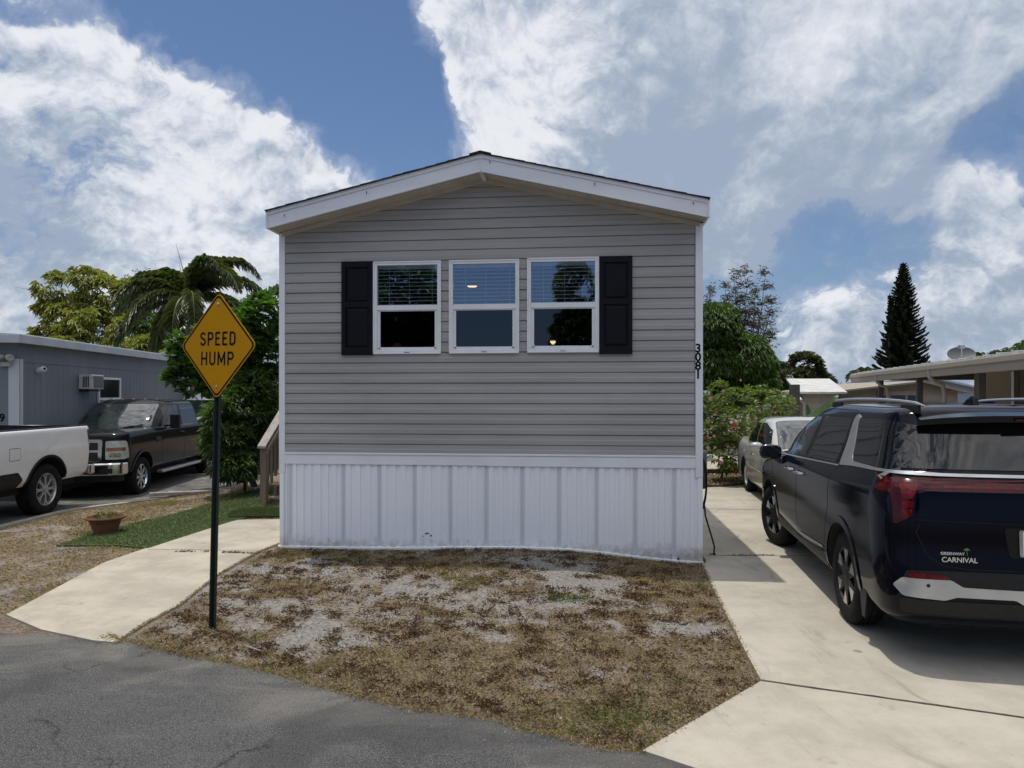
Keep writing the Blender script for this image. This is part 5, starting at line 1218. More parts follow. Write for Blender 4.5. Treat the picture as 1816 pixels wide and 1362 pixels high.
for sd, side in (('L', -1), ('R', 1)):
    blkpost = trim_dark
    P.patch('side_window', sd, [(2.42, 1.205), (1.49, 1.235), (1.38, 1.655), (1.72, 1.645), (1.95, 1.56)], carglass_m, van, .005, r=[.01, .02, .03, .05, .3])
    P.patch('side_window', sd, [(1.37, 1.245), (.36, 1.285), (.30, 1.675), (1.23, 1.665)], carglass_m, van, .005, r=.03)
    P.patch('side_window', sd, [(-.02, 1.335), (.10, 1.62), (.07, 1.685), (-.62, 1.690), (-.80, 1.655), (-.97, 1.37), (-.96, 1.345)], carglass_m, van, .005, r=[.05, .06, .03, .03, .05, .02, .02])
    P.patch('window_trim', sd, [(2.55, 1.185), (1.50, 1.215), (.33, 1.262), (.23, 1.69), (1.0, 1.695), (1.75, 1.665), (2.02, 1.56)], blkpost, van, .0025, r=.02)
    # silver fin pillar and the chrome line running to the rear
    P.patch('pillar_trim', sd, [(.23, 1.275), (.245, 1.66), (.20, 1.715), (.12, 1.705), (.105, 1.64), (-.03, 1.365), (-.10, 1.335), (-.97, 1.345), (-1.0, 1.332), (-.12, 1.30)], silver_m, van, .009, r=[.02, .05, .03, .03, .03, .05, .05, 0, 0, .05], step=.05)
    P.ribbon('window_sill', sd, [(2.55, 1.188), (1.5, 1.220), (.24, 1.270)], .012, silver_m, van, .008)
    P.ribbon('quarter_divider', sd, [(2.14, 1.205), (1.92, 1.57)], .020, trim_dark, van, .0065)
    # panel gaps
    mb = MB()
    for path in ([(2.93, 1.14), (2.92, .75), (2.72, .45)], [(1.44, 1.23), (1.62, .98), (1.64, .66), (1.57, .44)], [(.27, 1.27), (.40, 1.15), (.38, .90), (.50, .66), (.50, .44)], [(2.72, .43), (1.6, .42), (.52, .42)], [(.32, 1.68), (.24, 1.74), (1.1, 1.745), (1.6, 1.70)]):
        P.ribbon('', sd, round_path(path) if False else path, .007, gap_m, van, .0012, .003, mb=mb)
    mb.build('door_gap', gap_m, van, fix=False)
    P.ribbon('door_rail', sd, [(.36, 1.145), (-.2, 1.17), (-.78, 1.198)], .022, gap_m, van, .002)
    # cladding round the arches and along the sill
    for cy, r in ((0, .425), (WB, .435)):
        ar = arc_pts(cy, ZW, r+.002, -8, 188); ob = arc_pts(cy, ZW, r+.062, 188, -8)
        P.patch('arch_cladding', sd, ar+ob, paint_navy, van, .010, .016, r=0, step=.07)
    P.patch('sill_cladding', sd, [(2.62, .36), (2.60, .47), (1.6, .40), (.52, .46), (.46, .36), (.47, .305), (2.60, .305)], trim_dark, van, .012, .02, r=.02)
    P.ribbon('sill_trim', sd, [(1.55, .455), (.56, .50)], .018, silver_m, van, .012)
    for yy in (1.90, 1.46):
        h = P.pt(sd, yy, 1.075, 0); mb = MB(); hx = h.x; s = side
        P_ = [(hx-s*.002, yy-.11, 1.075), (hx+s*.036, yy-.10, 1.078), (hx+s*.042, yy, 1.080), (hx+s*.036, yy+.10, 1.078), (hx-s*.002, yy+.11, 1.075)]
        mb.tube(P_, [.012, .014, .014, .014, .012], 8); mb.build('door_handle', chrome_m, van, smooth=True)
        P.patch('handle_cup', sd, [(yy-.08, 1.05), (yy+.08, 1.05), (yy+.08, 1.095), (yy-.08, 1.095)], gap_m, van, .0015, r=.02)
    # roof rail
    mb = MB(); X = lambda y: side*(.675-.012*abs(y-.4))
    rl = [(X(y), y, 1.795+.042*math.sin(math.pi*min(1, max(0, (y+.85)/2.35)))**.5) for y in np.linspace(-.85, 1.5, 16)]
    mb.tube(rl, [.007]+[.015]*14+[.007], 8, M=Matrix.Identity(4)); rr_ = mb.build('roof_rail', silver_m, van, smooth=True)
    for ya, yb in ((-.80, -.45), (1.10, 1.42)): MB().box(side*.675-.010, side*.675+.010, ya, yb, 1.74, 1.808).build('rail_foot', trim_dark, rr_, bevel=.008)
    # mirror
    mb = MB(); mc = Vector((side*1.10, 2.47, 1.21))
    body_pts = [(-.105, -.04, -.085), (.11, -.04, -.075), (.12, -.04, .07), (.03, -.04, .095), (-.09, -.04, .085), (-.125, -.04, .0)]
    ring0 = [Vector((p[0]*side*-1*-1, -.05, p[2])) for p in body_pts]
    vs = []; nR = 12
    for i, (yy, sc) in enumerate(((-.055, .90), (-.045, 1.0), (.0, 1.0), (.05, .88), (.085, .62), (.10, .2))):
        for k in range(nR):
            a = 2*math.pi*k/nR; ex = abs(math.cos(a))**.7*math.copysign(1, math.cos(a)); ez = abs(math.sin(a))**.7*math.copysign(1, math.sin(a))
            vs.append(mc+Vector((ex*.125*sc, yy, ez*.088*sc)))
    mb.add(vs, [(i*nR+k, i*nR+(k+1) % nR, (i+1)*nR+(k+1) % nR, (i+1)*nR+k) for i in range(5) for k in range(nR)]+[tuple(range(nR)), tuple(5*nR+k for k in range(nR))])
    mb.tube([mc+Vector((-side*.06, 0, -.07)), Vector((side*.98, 2.42, 1.10)), Vector((side*.93, 2.38, 1.10))], [.035, .04, .05], 8)
    mir = mb.build('door_mirror', M('gloss_black', (.004, .004, .005), None, .12, coat=1) if side < 0 else bpy.data.materials['gloss_black'], van, smooth=True, ang=50)
    mb = MB(); mb.prism([(mc.x+.105*q[0], mc.z+.072*q[1]) for q in ((-1, -.8), (.8, -1), (1, .7), (.6, 1), (-.9, .9))], mc.y-.0575, mc.y-.0560); mb.build('mirror_glass', carglass_m, mir)
    for yy, st_ in ((0, 0), (WB, R(14))): wheel(van, side, .965, yy, .372, .372, .245, .235, 'van', st_)
bpy.data.materials['gloss_black_rim']
# rear end
P.patch('tailgate_window', 'B', [(-.86, 1.365), (-.78, 1.55), (-.665, 1.655), (-.45, 1.685), (.45, 1.685), (.665, 1.655), (.78, 1.55), (.86, 1.365)], carglass_m, van, .006, r=[.04, .1, .08, .1, .1, .08, .1, .04], step=.07)
# spoiler above the glass
def spoil(y0, z0, y1, z1, w0, w1):
    mb = MB(); n = 16; rows = []
    for i in range(n+1):
        u = -1+2*i/n; e = .10*abs(u)**3
        rows.append([(u*w0, y0+e*.4, z0-.03*abs(u)**3), (u*w1, y1+e, z1-.035*abs(u)**3), (u*w1, y1+e+.012, z1-.045-.03*abs(u)**3), (u*w1*.98, y1+e+.09, z1-.060-.03*abs(u)**3), (u*w0*.98, y0-.02, z0-.11)])
    vs = [p for r_ in rows for p in r_]; fs = [(5*i+j, 5*i+j+1, 5*i+j+6, 5*i+j+5) for i in range(n) for j in range(4)]
    fs += [tuple(range(5)), tuple(5*n+j for j in range(5))]; mb.add(vs, fs); return mb
sp = spoil(-.60, 1.785, -.965, 1.735, .64, .71).build('spoiler', paint_navy, van, smooth=True, ang=40)
mb = MB(); mb.box(-.14, .14, -.975, -.962, 1.698, 1.712); mb.build('brake_light', red_m, sp)
P.ribbon('chrome_strip', 'B', [(-.97, 1.333), (-.6, 1.328), (0, 1.326), (.6, 1.328), (.97, 1.333)], .020, silver_m, van, .012, .014)
# full-width lamp
bar = [(-.955, 1.298), (-.70, 1.285), (0, 1.280), (.70, 1.285), (.955, 1.298), (.918, 1.20), (.918, 1.0), (.905, .995), (.820, 1.055), (.805, 1.19), (.775, 1.222), (0, 1.222), (-.775, 1.222), (-.805, 1.19), (-.820, 1.055), (-.905, .995), (-.918, 1.0), (-.918, 1.20)]
tl = P.patch('tail_light', 'B', bar, red_m, van, .012, .018, r=[.0, .05, 0, .05, 0, .02, .02, .01, .02, .03, .03, 0, .03, .03, .02, .01, .02, .02], step=.022)
for s in (-1, 1):
    P.patch('lamp_segment', 'B', [(s*.87, 1.262), (s*.775, 1.257), (s*.81, 1.17), (s*.865, 1.16)], red_hot, tl, .0135, .002, r=.008, step=.025)
    P.patch('lamp_segment', 'B', [(s*.868, 1.152), (s*.803, 1.155), (s*.815, 1.108), (s*.870, 1.102)], red_hot, tl, .0135, .002, r=.004, step=.05)
    P.patch('lamp_segment', 'B', [(s*.873, 1.095), (s*.818, 1.10), (s*.825, 1.055), (s*.878, 1.035)], red_hot, tl, .0135, .002, r=.004, step=.05)
    P.patch('lamp_segment', 'L' if s < 0 else 'R', [(-.80, 1.225), (-.90, 1.275), (-.985, 1.28), (-.985, 1.235)], red_hot, tl, .011, .003, r=.008, step=.05)
    P.patch('lamp_wing', 'L' if s < 0 else 'R', [(-.745, 1.208), (-.90, 1.300), (-1.04, 1.305), (-1.05, 1.21), (-.93, 1.195)], red_m, tl, .010, .016, r=[.01, .03, .01, .0, .01], step=.022)
    # bumper lamp and reflector
    P.patch('reflector', 'B', [(s*.86, .645), (s*.84, .675), (s*.64, .672), (s*.60, .645)], red_hot if True else 0, van, .010, .012, r=.008)
P.ribbon('light_strip', 'B', [(-.62, 1.252), (.62, 1.252)], .012, red_hot, tl, .0135, .003)
P.patch('skid_trim', 'B', [(-.93, .585), (-.885, .640), (-.60, .642), (-.53, .598), (-.20, .592), (.20, .592), (.53, .598), (.60, .642), (.885, .640), (.93, .585), (.88, .52), (.64, .508), (.57, .532), (.22, .530), (.17, .500), (-.17, .500), (-.22, .530), (-.57, .532), (-.64, .508), (-.88, .52)], silver_m, van, .016, .022, r=.015, step=.06)
P.patch('bumper_lower', 'B', [(-.90, .50), (.90, .50), (.88, .40), (-.88, .40)], trim_dark, van, .006, r=.02)
P.patch('bumper_upper', 'B', [(-.90, .575), (-.86, .69), (-.62, .70), (.62, .70), (.86, .69), (.90, .575)], trim_dark, van, .004, r=.02)
mb = MB()
P.ribbon('', 'B', [(-.775, 1.0), (-.80, .95), (-.74, .80), (-.65, .735), (-.50, .715), (.50, .715), (.65, .735), (.74, .80), (.80, .95), (.775, 1.0)], .008, gap_m, van, .002, .003, mb=mb)
P.ribbon('', 'B', [(-.80, 1.03), (-.3, 1.02), (.3, 1.02), (.80, 1.03)], .005, gap_m, van, .002, .003, mb=mb); mb.build('tailgate_gap', gap_m, van, fix=False)
plm = M('plate_white', (.66, .68, .68), (.60, .63, .62), .4, scale=30)
P.patch('plate_recess', 'B', [(-.27, .995), (.27, .995), (.24, .80), (-.24, .80)], gap_m, van, .0025, r=.03)
lp = P.patch('licence_plate', 'B', [(-.185, .985), (.185, .985), (.185, .810), (-.185, .810)], chrome_m, van, .012, r=.015)
P.patch('plate_face', 'B', [(-.165, .975), (.165, .975), (.165, .820), (-.165, .820)], plm, lp, .0135, .002, r=.01)
P.patch('plate_band', 'B', [(-.15, .968), (.15, .968), (.15, .945), (-.15, .945)], M('plate_green', (.05, .16, .10), None, .5), lp, .0145, .002, r=.0)
FB = lambda x, z, off=.0: Matrix.Translation(P.pt('B', x, z, off)+Vector((0, -.004, 0))) @ FR
text('CARNIVAL', .047, chrome_m, van, 'lettering', FB(-.545, .775), .002, .0006, 1.0, sp=.98)
text('GREENWAY', .026, M('badge_silver', (.6, .62, .6), None, .4), van, 'lettering', FB(-.585, .815), .001, .0004, 1.05)
mb = MB(); pq = P.pt('B', -.50, .825, .004)+Vector((0, -.004, 0)); mb.tube([pq+Vector((.003, 0, -.02)), pq, pq+Vector((-.002, 0, .018))], .0022, 5)
for k in range(7):
    a = R(-20+k*37); mb.tube([pq+Vector((-.002, 0, .018)), pq+Vector((math.cos(a)*.013, 0, .020+math.sin(a)*.012)), pq+Vector((math.cos(a)*.020, 0, .016+math.sin(a)*.010))], [.002, .0018, .0006], 4)
mb.build('palm_badge', M('badge_green', (.12, .25, .10), None, .5), van)
# antenna fin, wiper, parking sensor, front face
mb = MB(); ax = -.16; mb.prism([(-.47, 1.785), (-.24, 1.785), (-.36, 1.85), (-.42, 1.872), (-.44, 1.85)], ax-.022, ax+.022, 'x'); mb.build('antenna_fin', paint_navy, van, bevel=.010)
for s in (-1, 1):
    mb = MB(); q = P.pt('B', s*.74, .60, .016); mb.lathe([(.012, 0), (.012, .002), (.001, .0022)], 14, 0, Matrix.Translation(q) @ FR); mb.build('parking_sensor', trim_dark, van)
P.patch('windscreen', 'T', [(-.70, 1.75), (.70, 1.75), (.82, 2.75), (0, 2.92), (-.82, 2.75)], bluegl_m, van, .005, r=.06, step=.12)
P.patch('sunroof', 'T', [(-.42, .45), (.42, .45), (.42, 1.25), (-.42, 1.25)], carglass_m, van, .003, r=.06, step=.1)
for s in (-1, 1): P.patch('headlight', 'F', [(s*.62, .78), (s*.90, .86), (s*.86, .62), (s*.74, .56)], chrome_m, van, .01, r=.02)
P.patch('grille', 'F', [(-.60, .85), (.60, .85), (.62, .60), (-.62, .60)], trim_dark, van, .01, r=.04)
for s in (-1, 1): mb = MB(); mb.prism([(-.62, .47), (-.50, .47), (-.44, .40), (-.50, .20), (-.56, .20)], s*.965-.006, s*.965+.006, 'x'); mb.build('mud_flap', trim_dark, van)
mb = MB(); mb.box(-.62, .62, -.9, 3.7, .26, .32); mb.build('underbody', wheelwell_m, van)

# ------------------------------------------------------------------ silver saloon
paint_sil = M('silver_paint', (.44, .45, .43), (.46, .47, .45), .30, metal=.15, coat=1, scale=2)
SD = Vector((-.15, -.985)).normalized(); SAng = math.atan2(-SD.x, SD.y)
wx, wy = (1322-908)/F*13.9, 13.9
right = Vector((SD.y, -SD.x)); ro = Vector((wx, wy)) - right*.86
car = thing('silver_car', 'silver four-door saloon car parked nose-out ahead of the dark minivan', 'car', (ro.x, ro.y, .022), SAng)
hoodz = lambda a, b, c_: (lambda y: a+(b-a)*sm(1.9, 3.4, y)+(c_-a)*sm(-.2, -.9, y))
lv = [plan(.82, -.95, 3.50, .22, cr=.3), plan(.875, -1.02, 3.58, .30, cr=.35), plan(.892, -1.06, 3.64, .45, cr=.4), plan(.898, -1.06, 3.64, .62, hoodz(.62, .60, .64), cr=.4),
      plan(.885, -1.05, 3.58, .80, hoodz(.80, .70, .86), cr=.42), plan(.85, -1.02, 3.45, .91, hoodz(.91, .76, .97), cr=.45), plan(.80, -.98, 3.25, .945, hoodz(.945, .82, 1.02), cr=.45, tf=.9),
      plan(.55, -.85, 2.9, .96, hoodz(.96, .90, 1.04), cr=.4), [(0, p[1], .965+(.93-.965)*sm(1.9, 2.9, p[1])+.085*sm(-.2, -.8, p[1])) for p in plan(.5, -.8, 2.8, 0, cr=.4)]]
cuts = [cyl_cut(-1.3, -.62, 0, .32, .36), cyl_cut(.62, 1.3, 0, .32, .36), cyl_cut(-1.3, -.62, 2.72, .32, .36), cyl_cut(.62, 1.3, 2.72, .32, .36)]
b1, v1 = car_mesh('body', lv, paint_sil, car, cuts, nk=4)
lv = [plan(.80, -.52, 2.25, .90, cr=.35, cf=.45, bow=.08), plan(.76, -.35, 1.85, 1.10, cr=.35, cf=.45, bow=.08), plan(.68, -.02, 1.40, 1.33, cr=.3, cf=.4, bow=.06), plan(.63, .15, 1.18, 1.415, cr=.25, cf=.3, bow=.05),
      plan(.52, .25, 1.05, 1.455, cr=.2, cf=.25, bow=.04), plan(.3, .32, .98, 1.47, cr=.15, cf=.2, bow=.02), [(0, p[1], 1.475) for p in plan(.3, .32, .98, 0, cr=.15, cf=.2, bow=.02)]]
b2, v2 = car_mesh('cabin', lv, paint_sil, car, None, nk=4)
P = Proj([v1, v2])
for sd, side in (('L', -1), ('R', 1)):
    P.patch('side_window', sd, [(1.80, .985), (.80, .975), (.74, 1.36), (1.02, 1.365), (1.40, 1.25)], carglass_m, car, .004, r=.03)
    P.patch('side_window', sd, [(.74, .975), (-.10, .99), (-.28, 1.05), (.10, 1.27), (.30, 1.35), (.68, 1.36)], carglass_m, car, .004, r=.04)
    mb = MB()
    for path in ([(1.85, .95), (1.88, .5), (1.8, .28)], [(.77, .95), (.76, .6), (.70, .28)], [(-.15, .95), (-.10, .72), (.22, .45)]): P.ribbon('', sd, path, .007, gap_m, car, .0012, .003, mb=mb)
    mb.build('door_gap', gap_m, car, fix=False)
    P.ribbon('side_moulding', sd, [(2.3, .52), (.38, .54)], .035, paint_sil, car, .012, .014)
    for yy in (.98, .02):
        h = P.pt(sd, yy, .80, 0); mb = MB(); mb.tube([(h.x, yy-.08, .80), (h.x+side*.03, yy-.07, .80), (h.x+side*.03, yy+.07, .80), (h.x, yy+.08, .80)], .011, 8); mb.build('door_handle', chrome_m, car, smooth=True)
    mb = MB(); mc = Vector((side*.97, 1.72, 1.0)); vs = []
    for i, (yy, sc) in enumerate(((-.04, .92), (-.03, 1.0), (.03, .95), (.075, .7), (.09, .25))):
        for k in range(12): a = 2*math.pi*k/12; vs.append(mc+Vector((math.cos(a)*.115*sc, yy, math.sin(a)*.068*sc)))
    mb.add(vs, [(i*12+k, i*12+(k+1) % 12, (i+1)*12+(k+1) % 12, (i+1)*12+k) for i in range(4) for k in range(12)]+[tuple(range(12)), tuple(48+k for k in range(12))])
    mb.tube([mc+Vector((-side*.06, 0, -.03)), Vector((side*.84, 1.74, .96))], .03, 8); mb.build('door_mirror', paint_sil, car, smooth=True, ang=60)
    for yy in (0, 2.72): wheel(car, side, .86, yy, .318, .318, .205, .205, 'car')
    P.patch('headlight', 'F', [(side*.45, .66), (side*.80, .72), (side*.82, .60), (side*.5, .55)], chrome_m, car, .008, r=.03)
P.patch('windscreen', 'T', [(-.54, 1.16), (.54, 1.16), (.66, 2.02), (0, 2.16), (-.66, 2.02)], bluegl_m, car, .004, r=.06, step=.1)
P.patch('rear_window', 'T', [(-.5, .12), (.5, .12), (.60, -.36), (0, -.44), (-.60, -.36)], carglass_m, car, .004, r=.05, step=.1)
P.patch('grille', 'F', [(-.38, .68), (.38, .68), (.34, .55), (-.34, .55)], trim_dark, car, .008, r=.03)
mb = MB(); mb.box(-.6, .6, -.8, 3.3, .18, .25); mb.build('underbody', wheelwell_m, car)

# ------------------------------------------------------------------ pickups (shared form)
def pickup(t, paint, rail_h, hood_h, Lf, tyre, rimc, cabz, fl, D=0.0):
    """origin under the rear axle; +y forwards; fl = 1 builds the chrome grille front"""
    WBt = 3.97+D
    hz_ = lambda a, b: (lambda y: a+(b-a)*sm(3.0+D, 4.7+D, y))
    lv = [plan(.90, -1.15, Lf-.12, .50, cr=.12, cf=.25), plan(.97, -1.19, Lf-.05, .60, cr=.10, cf=.28), plan(.995, -1.20, Lf, .80, cr=.08, cf=.28), plan(1.01, -1.20, Lf, 1.02, hz_(1.02, .98), cr=.08, cf=.28),
          plan(1.0, -1.20, Lf-.01, rail_h-.16, hz_(rail_h-.16, hood_h-.17), cr=.08, cf=.28), plan(.99, -1.20, Lf-.03, rail_h-.05, hz_(rail_h-.05, hood_h-.07), cr=.07, cf=.25), plan(.965, -1.19, Lf-.10, rail_h, hz_(rail_h, hood_h-.02), cr=.07, cf=.25),
          plan(.80, -1.17, Lf-.22, rail_h+.004, hz_(rail_h+.01, hood_h), cr=.05, cf=.2), plan(.50, -1.17, Lf-.3, rail_h+.004, hz_(rail_h+.01, hood_h+.035), cr=.05, cf=.2), [(0, p[1], rail_h+.004+(hood_h+.05-rail_h)*sm(3.0+D, 4.7+D, p[1])) for p in plan(.5, -1.16, Lf-.3, 0, cr=.05, cf=.2)]]
    cuts = [cyl_cut(-1.3, -.66, 0, .42, .50), cyl_cut(.66, 1.3, 0, .42, .50), cyl_cut(-1.3, -.66, WBt, .42, .49), cyl_cut(.66, 1.3, WBt, .42, .49), box_cut(-.86, .86, -1.14, .48+D, .92, 2.2)]
    b1, v1 = car_mesh('body', lv, paint, t, cuts, nk=4, ang=30)
    b0 = rail_h-.06; dz_ = cabz-b0
    lv = [plan(.93, .58+D, 3.18+D, b0, cr=.12, cf=.4, bow=.05), plan(.89, .60+D, 2.98+D, b0+dz_*.35, cr=.12, cf=.42, bow=.06), plan(.82, .68+D, 2.52+D, b0+dz_*.80, cr=.14, cf=.45, bow=.06), plan(.77, .74+D, 2.35+D, b0+dz_*.93, cr=.15, cf=.4, bow=.05),
          plan(.66, .84+D, 2.22+D, cabz, cr=.12, cf=.3, bow=.04), plan(.35, .90+D, 2.15+D, cabz+.018, cr=.1, cf=.2, bow=.02), [(0, p[1], cabz+.022) for p in plan(.35, .90+D, 2.15+D, 0, cr=.1, cf=.2, bow=.02)]]
    b2, v2 = car_mesh('cab', lv, paint, t, None, nk=4, ang=40)
    P = Proj([v1, v2]); zb = b0+.05; zt = b0+dz_*.80
    for sd, side in (('L', -1), ('R', 1)):
        P.patch('side_window', sd, [(2.84+D, zb+.01), (1.86+D, zb-.01), (1.84+D, zt), (2.30+D, zt), (2.46+D, zt-.04)], carglass_m, t, .004, r=.04)
        P.patch('side_window', sd, [(1.74+D, zb-.01), (.84+D, zb), (.90+D, zt-.02), (1.0+D, zt), (1.73+D, zt)], carglass_m, t, .004, r=.05)
        mb = MB()
        for path in ([(3.05, b0), (3.08, .9), (3.0, .58)], [(1.79, zb-.03), (1.80, .9), (1.78, .55)], [(.70, zb), (.72, .95), (.66, .8)], [(3.0, .57), (.75, .56)], [(1.80, zt+.05), (1.80, zb)]): P.ribbon('', sd, [(q_[0]+D, q_[1]) for q_ in path], .009, gap_m, t, .0015, .003, mb=mb)
        if True: P.ribbon('', sd, [(.53+D, rail_h-.02), (.53+D, .58)], .018, gap_m, t, .0015, .003, mb=mb)
        mb.build('door_gap', gap_m, t, fix=False)
        for cy in (0, WBt):
            rr = .50 if cy == 0 else .49
            ar = arc_pts(cy, .42, rr-.003, -12, 192); ob = arc_pts(cy, .42, rr+(.055 if fl else .030), 192, -12); P.patch('wheel_arch_trim', sd, ar+ob, paint if fl else trim_dark, t, .018, .03, r=0, step=.09)
        for yy in (2.02+D, .92+D):
            h = P.pt(sd, yy, b0-.09, 0); mb = MB(); mb.tube([(h.x, yy-.09, b0-.09), (h.x+side*.035, yy-.08, b0-.09), (h.x+side*.035, yy+.08, b0-.09), (h.x, yy+.09, b0-.09)], .014, 8); mb.build('door_handle', trim_dark if fl else paint, t, smooth=True)
        mb = MB(); mb.box(side*1.14-.10, side*1.14+.10, 2.66+D, 2.78+D, b0+.02, b0+.33); mb.box(side*1.0-.14, side*1.0+.14, 2.70+D, 2.75+D, b0+.06, b0+.11); mb.build('door_mirror', trim_dark, t, bevel=.03)
        mb = MB(); mb.box(side*1.02-.07, side*1.02+.07, .9+D, 3.25+D, .40, .46); mb.build('running_board', silver_m if fl else trim_dark, t, bevel=.015)
        for yy in (0, WBt): wheel(t, side, .985, yy, tyre, tyre, .255 if not fl else .25, .275, 'truck' if not fl else 'ford', 0, rimc, knob=not fl)
        P.patch('tail_light', sd, [(-1.06, rail_h-.06), (-1.19, rail_h-.06), (-1.19, rail_h-.43), (-1.10, rail_h-.43)], red_m, t, .006, r=.02)
        P.patch('tail_light', 'B', [(side*.99, rail_h-.06), (side*.83, rail_h-.06), (side*.87, rail_h-.43), (side*.99, rail_h-.43)], red_m, t, .006, r=.02)
    P.patch('windscreen', 'F', [(-.76, b0+.07), (.76, b0+.07), (.66, b0+dz_*.86), (-.66, b0+dz_*.86)], bluegl_m, t, .005, r=.05, step=.1)
    P.patch('rear_window', 'B', [(-.6, b0+.12), (.6, b0+.12), (.56, b0+dz_*.78), (-.56, b0+dz_*.78)], carglass_m, t, .005, r=.05, step=.1)
    mb = MB(); mb.box(-.80, .80, -1.0, 4.6+D, .38, .52); mb.tube([(-.75, 0, tyre), (.75, 0, tyre)], .06, 8); mb.tube([(-.75, WBt, tyre), (.75, WBt, tyre)], .05, 8); mb.build('chassis', wheelwell_m, t)
    mb = MB(); mb.box(-.97, .97, -1.36, -1.19, .50, .68); mb.build('rear_bumper', chrome_m, t, bevel=.03)
    return P
paint_grey = M('dark_grey_paint', (.012, .012, .0125), (.015, .015, .0155), .12, metal=.0, coat=.0, spec=.2, scale=2)
paint_white = M('white_paint', (.80, .81, .82), (.82, .83, .84), .25, coat=1, scale=2)
# dark crew-cab pickup, nose to the road
FD = Vector((.08, -.997)).normalized(); FA = math.atan2(-FD.x, FD.y)
fw = Vector(((254-908)/F*14.35, 14.35)); rgt = Vector((FD.y, -FD.x))                      # driver side (local -x) faces right in the photo
ro = fw-FD*3.97+rgt*.985; 
t1 = thing('pickup_truck', 'dark grey crew-cab pickup truck with chrome grille parked behind the white pickup', 'pickup truck', (ro.x, ro.y, g(ro.x, 14)-.05), FA)
P = pickup(t1, paint_grey, 1.36, 1.34, 4.86, .40, chrome_m, 1.93, 1)
grm = M('grille_black', (.01, .01, .01), None, .5)
P.patch('grille', 'F', [(-.62, 1.20), (.62, 1.20), (.60, .78), (-.60, .78)], chrome_m, t1, .03, .05, r=.06)
for (a, b) in ((-.54, -.04), (.04, .54)):
    for (c_, d_) in ((1.00, 1.14), (.84, .96)): P.patch('grille_opening', 'F', [(a, d_), (b, d_), (b, c_), (a, c_)], grm, t1, .034, .006, r=.02)
lens = M('headlamp_lens', (.42, .43, .38), (.55, .56, .52), .12, coat=1, scale=12); amber = M('amber_lens', (.22, .07, .025), (.28, .12, .06), .2, coat=1, scale=18)
for s in (-1, 1):
    hl = P.patch('headlight', 'F', [(s*.67, 1.17), (s*.965, 1.17), (s*.965, .82), (s*.67, .82)], lens, t1, .025, .04, r=.03)
    P.patch('indicator', 'F', [(s*.68, 1.045), (s*.96, 1.045), (s*.96, .98), (s*.68, .98)], amber, hl, .028, .004, r=.008)
    P.patch('lamp_bowl', 'F', [(s*.72, .95), (s*.90, .95), (s*.90, .86), (s*.72, .86)], chrome_m, hl, .028, .004, r=.03)
    P.patch('headlight_side', 'L' if s < 0 else 'R', [(4.80, 1.17), (4.66, 1.16), (4.62, .84), (4.80, .82)], lens, t1, .008, r=.02)
    P.patch('fender_vent', 'L' if s < 0 else 'R', [(3.42, 1.17), (3.14, 1.17), (3.16, 1.05), (3.38, 1.05)], trim_dark, t1, .008, r=.02)
mb = MB(); pb_ = [(-1.0, 4.62), (-.97, 4.86), (-.80, 4.97), (-.4, 5.02), (.4, 5.02), (.80, 4.97), (.97, 4.86), (1.0, 4.62), (.85, 4.62), (.8, 4.8), (-.8, 4.8), (-.85, 4.62)]
mb.prism(round_poly(pb_, .06), .52, .76, 'z'); fb = mb.build('front_bumper', chrome_m, t1, smooth=True, ang=35, bevel=.03)
mb = MB(); mb.box(-.55, .55, 5.019, 5.026, .56, .66)
for s in (-1, 1): mb.box(s*.74-.11, s*.74+.11, 4.978, 4.992, .57, .66)
mb.build('bumper_opening', grm, fb)
mb = MB(); mb.prism(round_poly([(-.92, 4.6), (-.85, 4.85), (-.4, 4.93), (.4, 4.93), (.85, 4.85), (.92, 4.6)], .05), .40, .52, 'z'); mb.build('air_dam', trim_dark, t1)
for k in range(5): mb = MB(); mb.lathe([(.035, 0), (.03, .012), (.012, .022), (.001, .024)], 12, 0, Matrix.Translation((-.5+.25*k, 2.12, 1.945)) @ Matrix.Diagonal((1, 1.8, 1, 1))); mb.build('roof_lamp', amber, t1, smooth=True)
for s in (-1, 1): mb = MB(); mb.tube([(s*.10+.35, 3.12, 1.375), (s*.10+.15, 3.05, 1.40), (s*.10-.35, 2.98, 1.43)], [.012, .010, .008], 6); mb.build('wiper', trim_dark, t1)
mb = MB(); mb.tube([(1.0, 3.35, 1.30), (1.03, 3.33, 1.95)], [.006, .002], 5); mb.build('aerial', trim_dark, t1)
# white pickup, only its tail in frame
WD = Vector((.02, -1)).normalized(); WA = math.atan2(-WD.x, WD.y)
fw = Vector(((85-908)/F*11.3, 11.3)); rgt = Vector((WD.y, -WD.x)); ro = fw+rgt*.985
t2 = thing('pickup_truck', 'white pickup truck bed with knobbly black tyre at the left edge of the photo', 'pickup truck', (ro.x, ro.y, g(ro.x, ro.y)), WA)
P = pickup(t2, paint_white, 1.36, 1.42, 5.51, .40, silver_m, 1.95, 0, .65)
P.patch('fuel_door', 'L', round_poly([(.92, 1.10), (.69, 1.10), (.69, .93), (.92, .93)], .03), paint_white, t2, .004, .006, r=0)
P.ribbon('fuel_door_gap', 'L', round_poly([(.925, 1.105), (.685, 1.105), (.685, .925), (.925, .925), (.925, 1.10)], .03), .006, gap_m, t2, .0015)
mb = MB()
for s in (-1, 1): mb.box(s*.90-.06, s*.90+.06, -1.16, 1.13, 1.362, 1.378)
mb.build('bed_rail_cap', trim_dark, t2, bevel=.006)
P.patch('sill_cover', 'L', [(1.15, .74), (.72, .74), (.60, .62), (.66, .50), (1.15, .50)], trim_dark, t2, .012, r=.03)

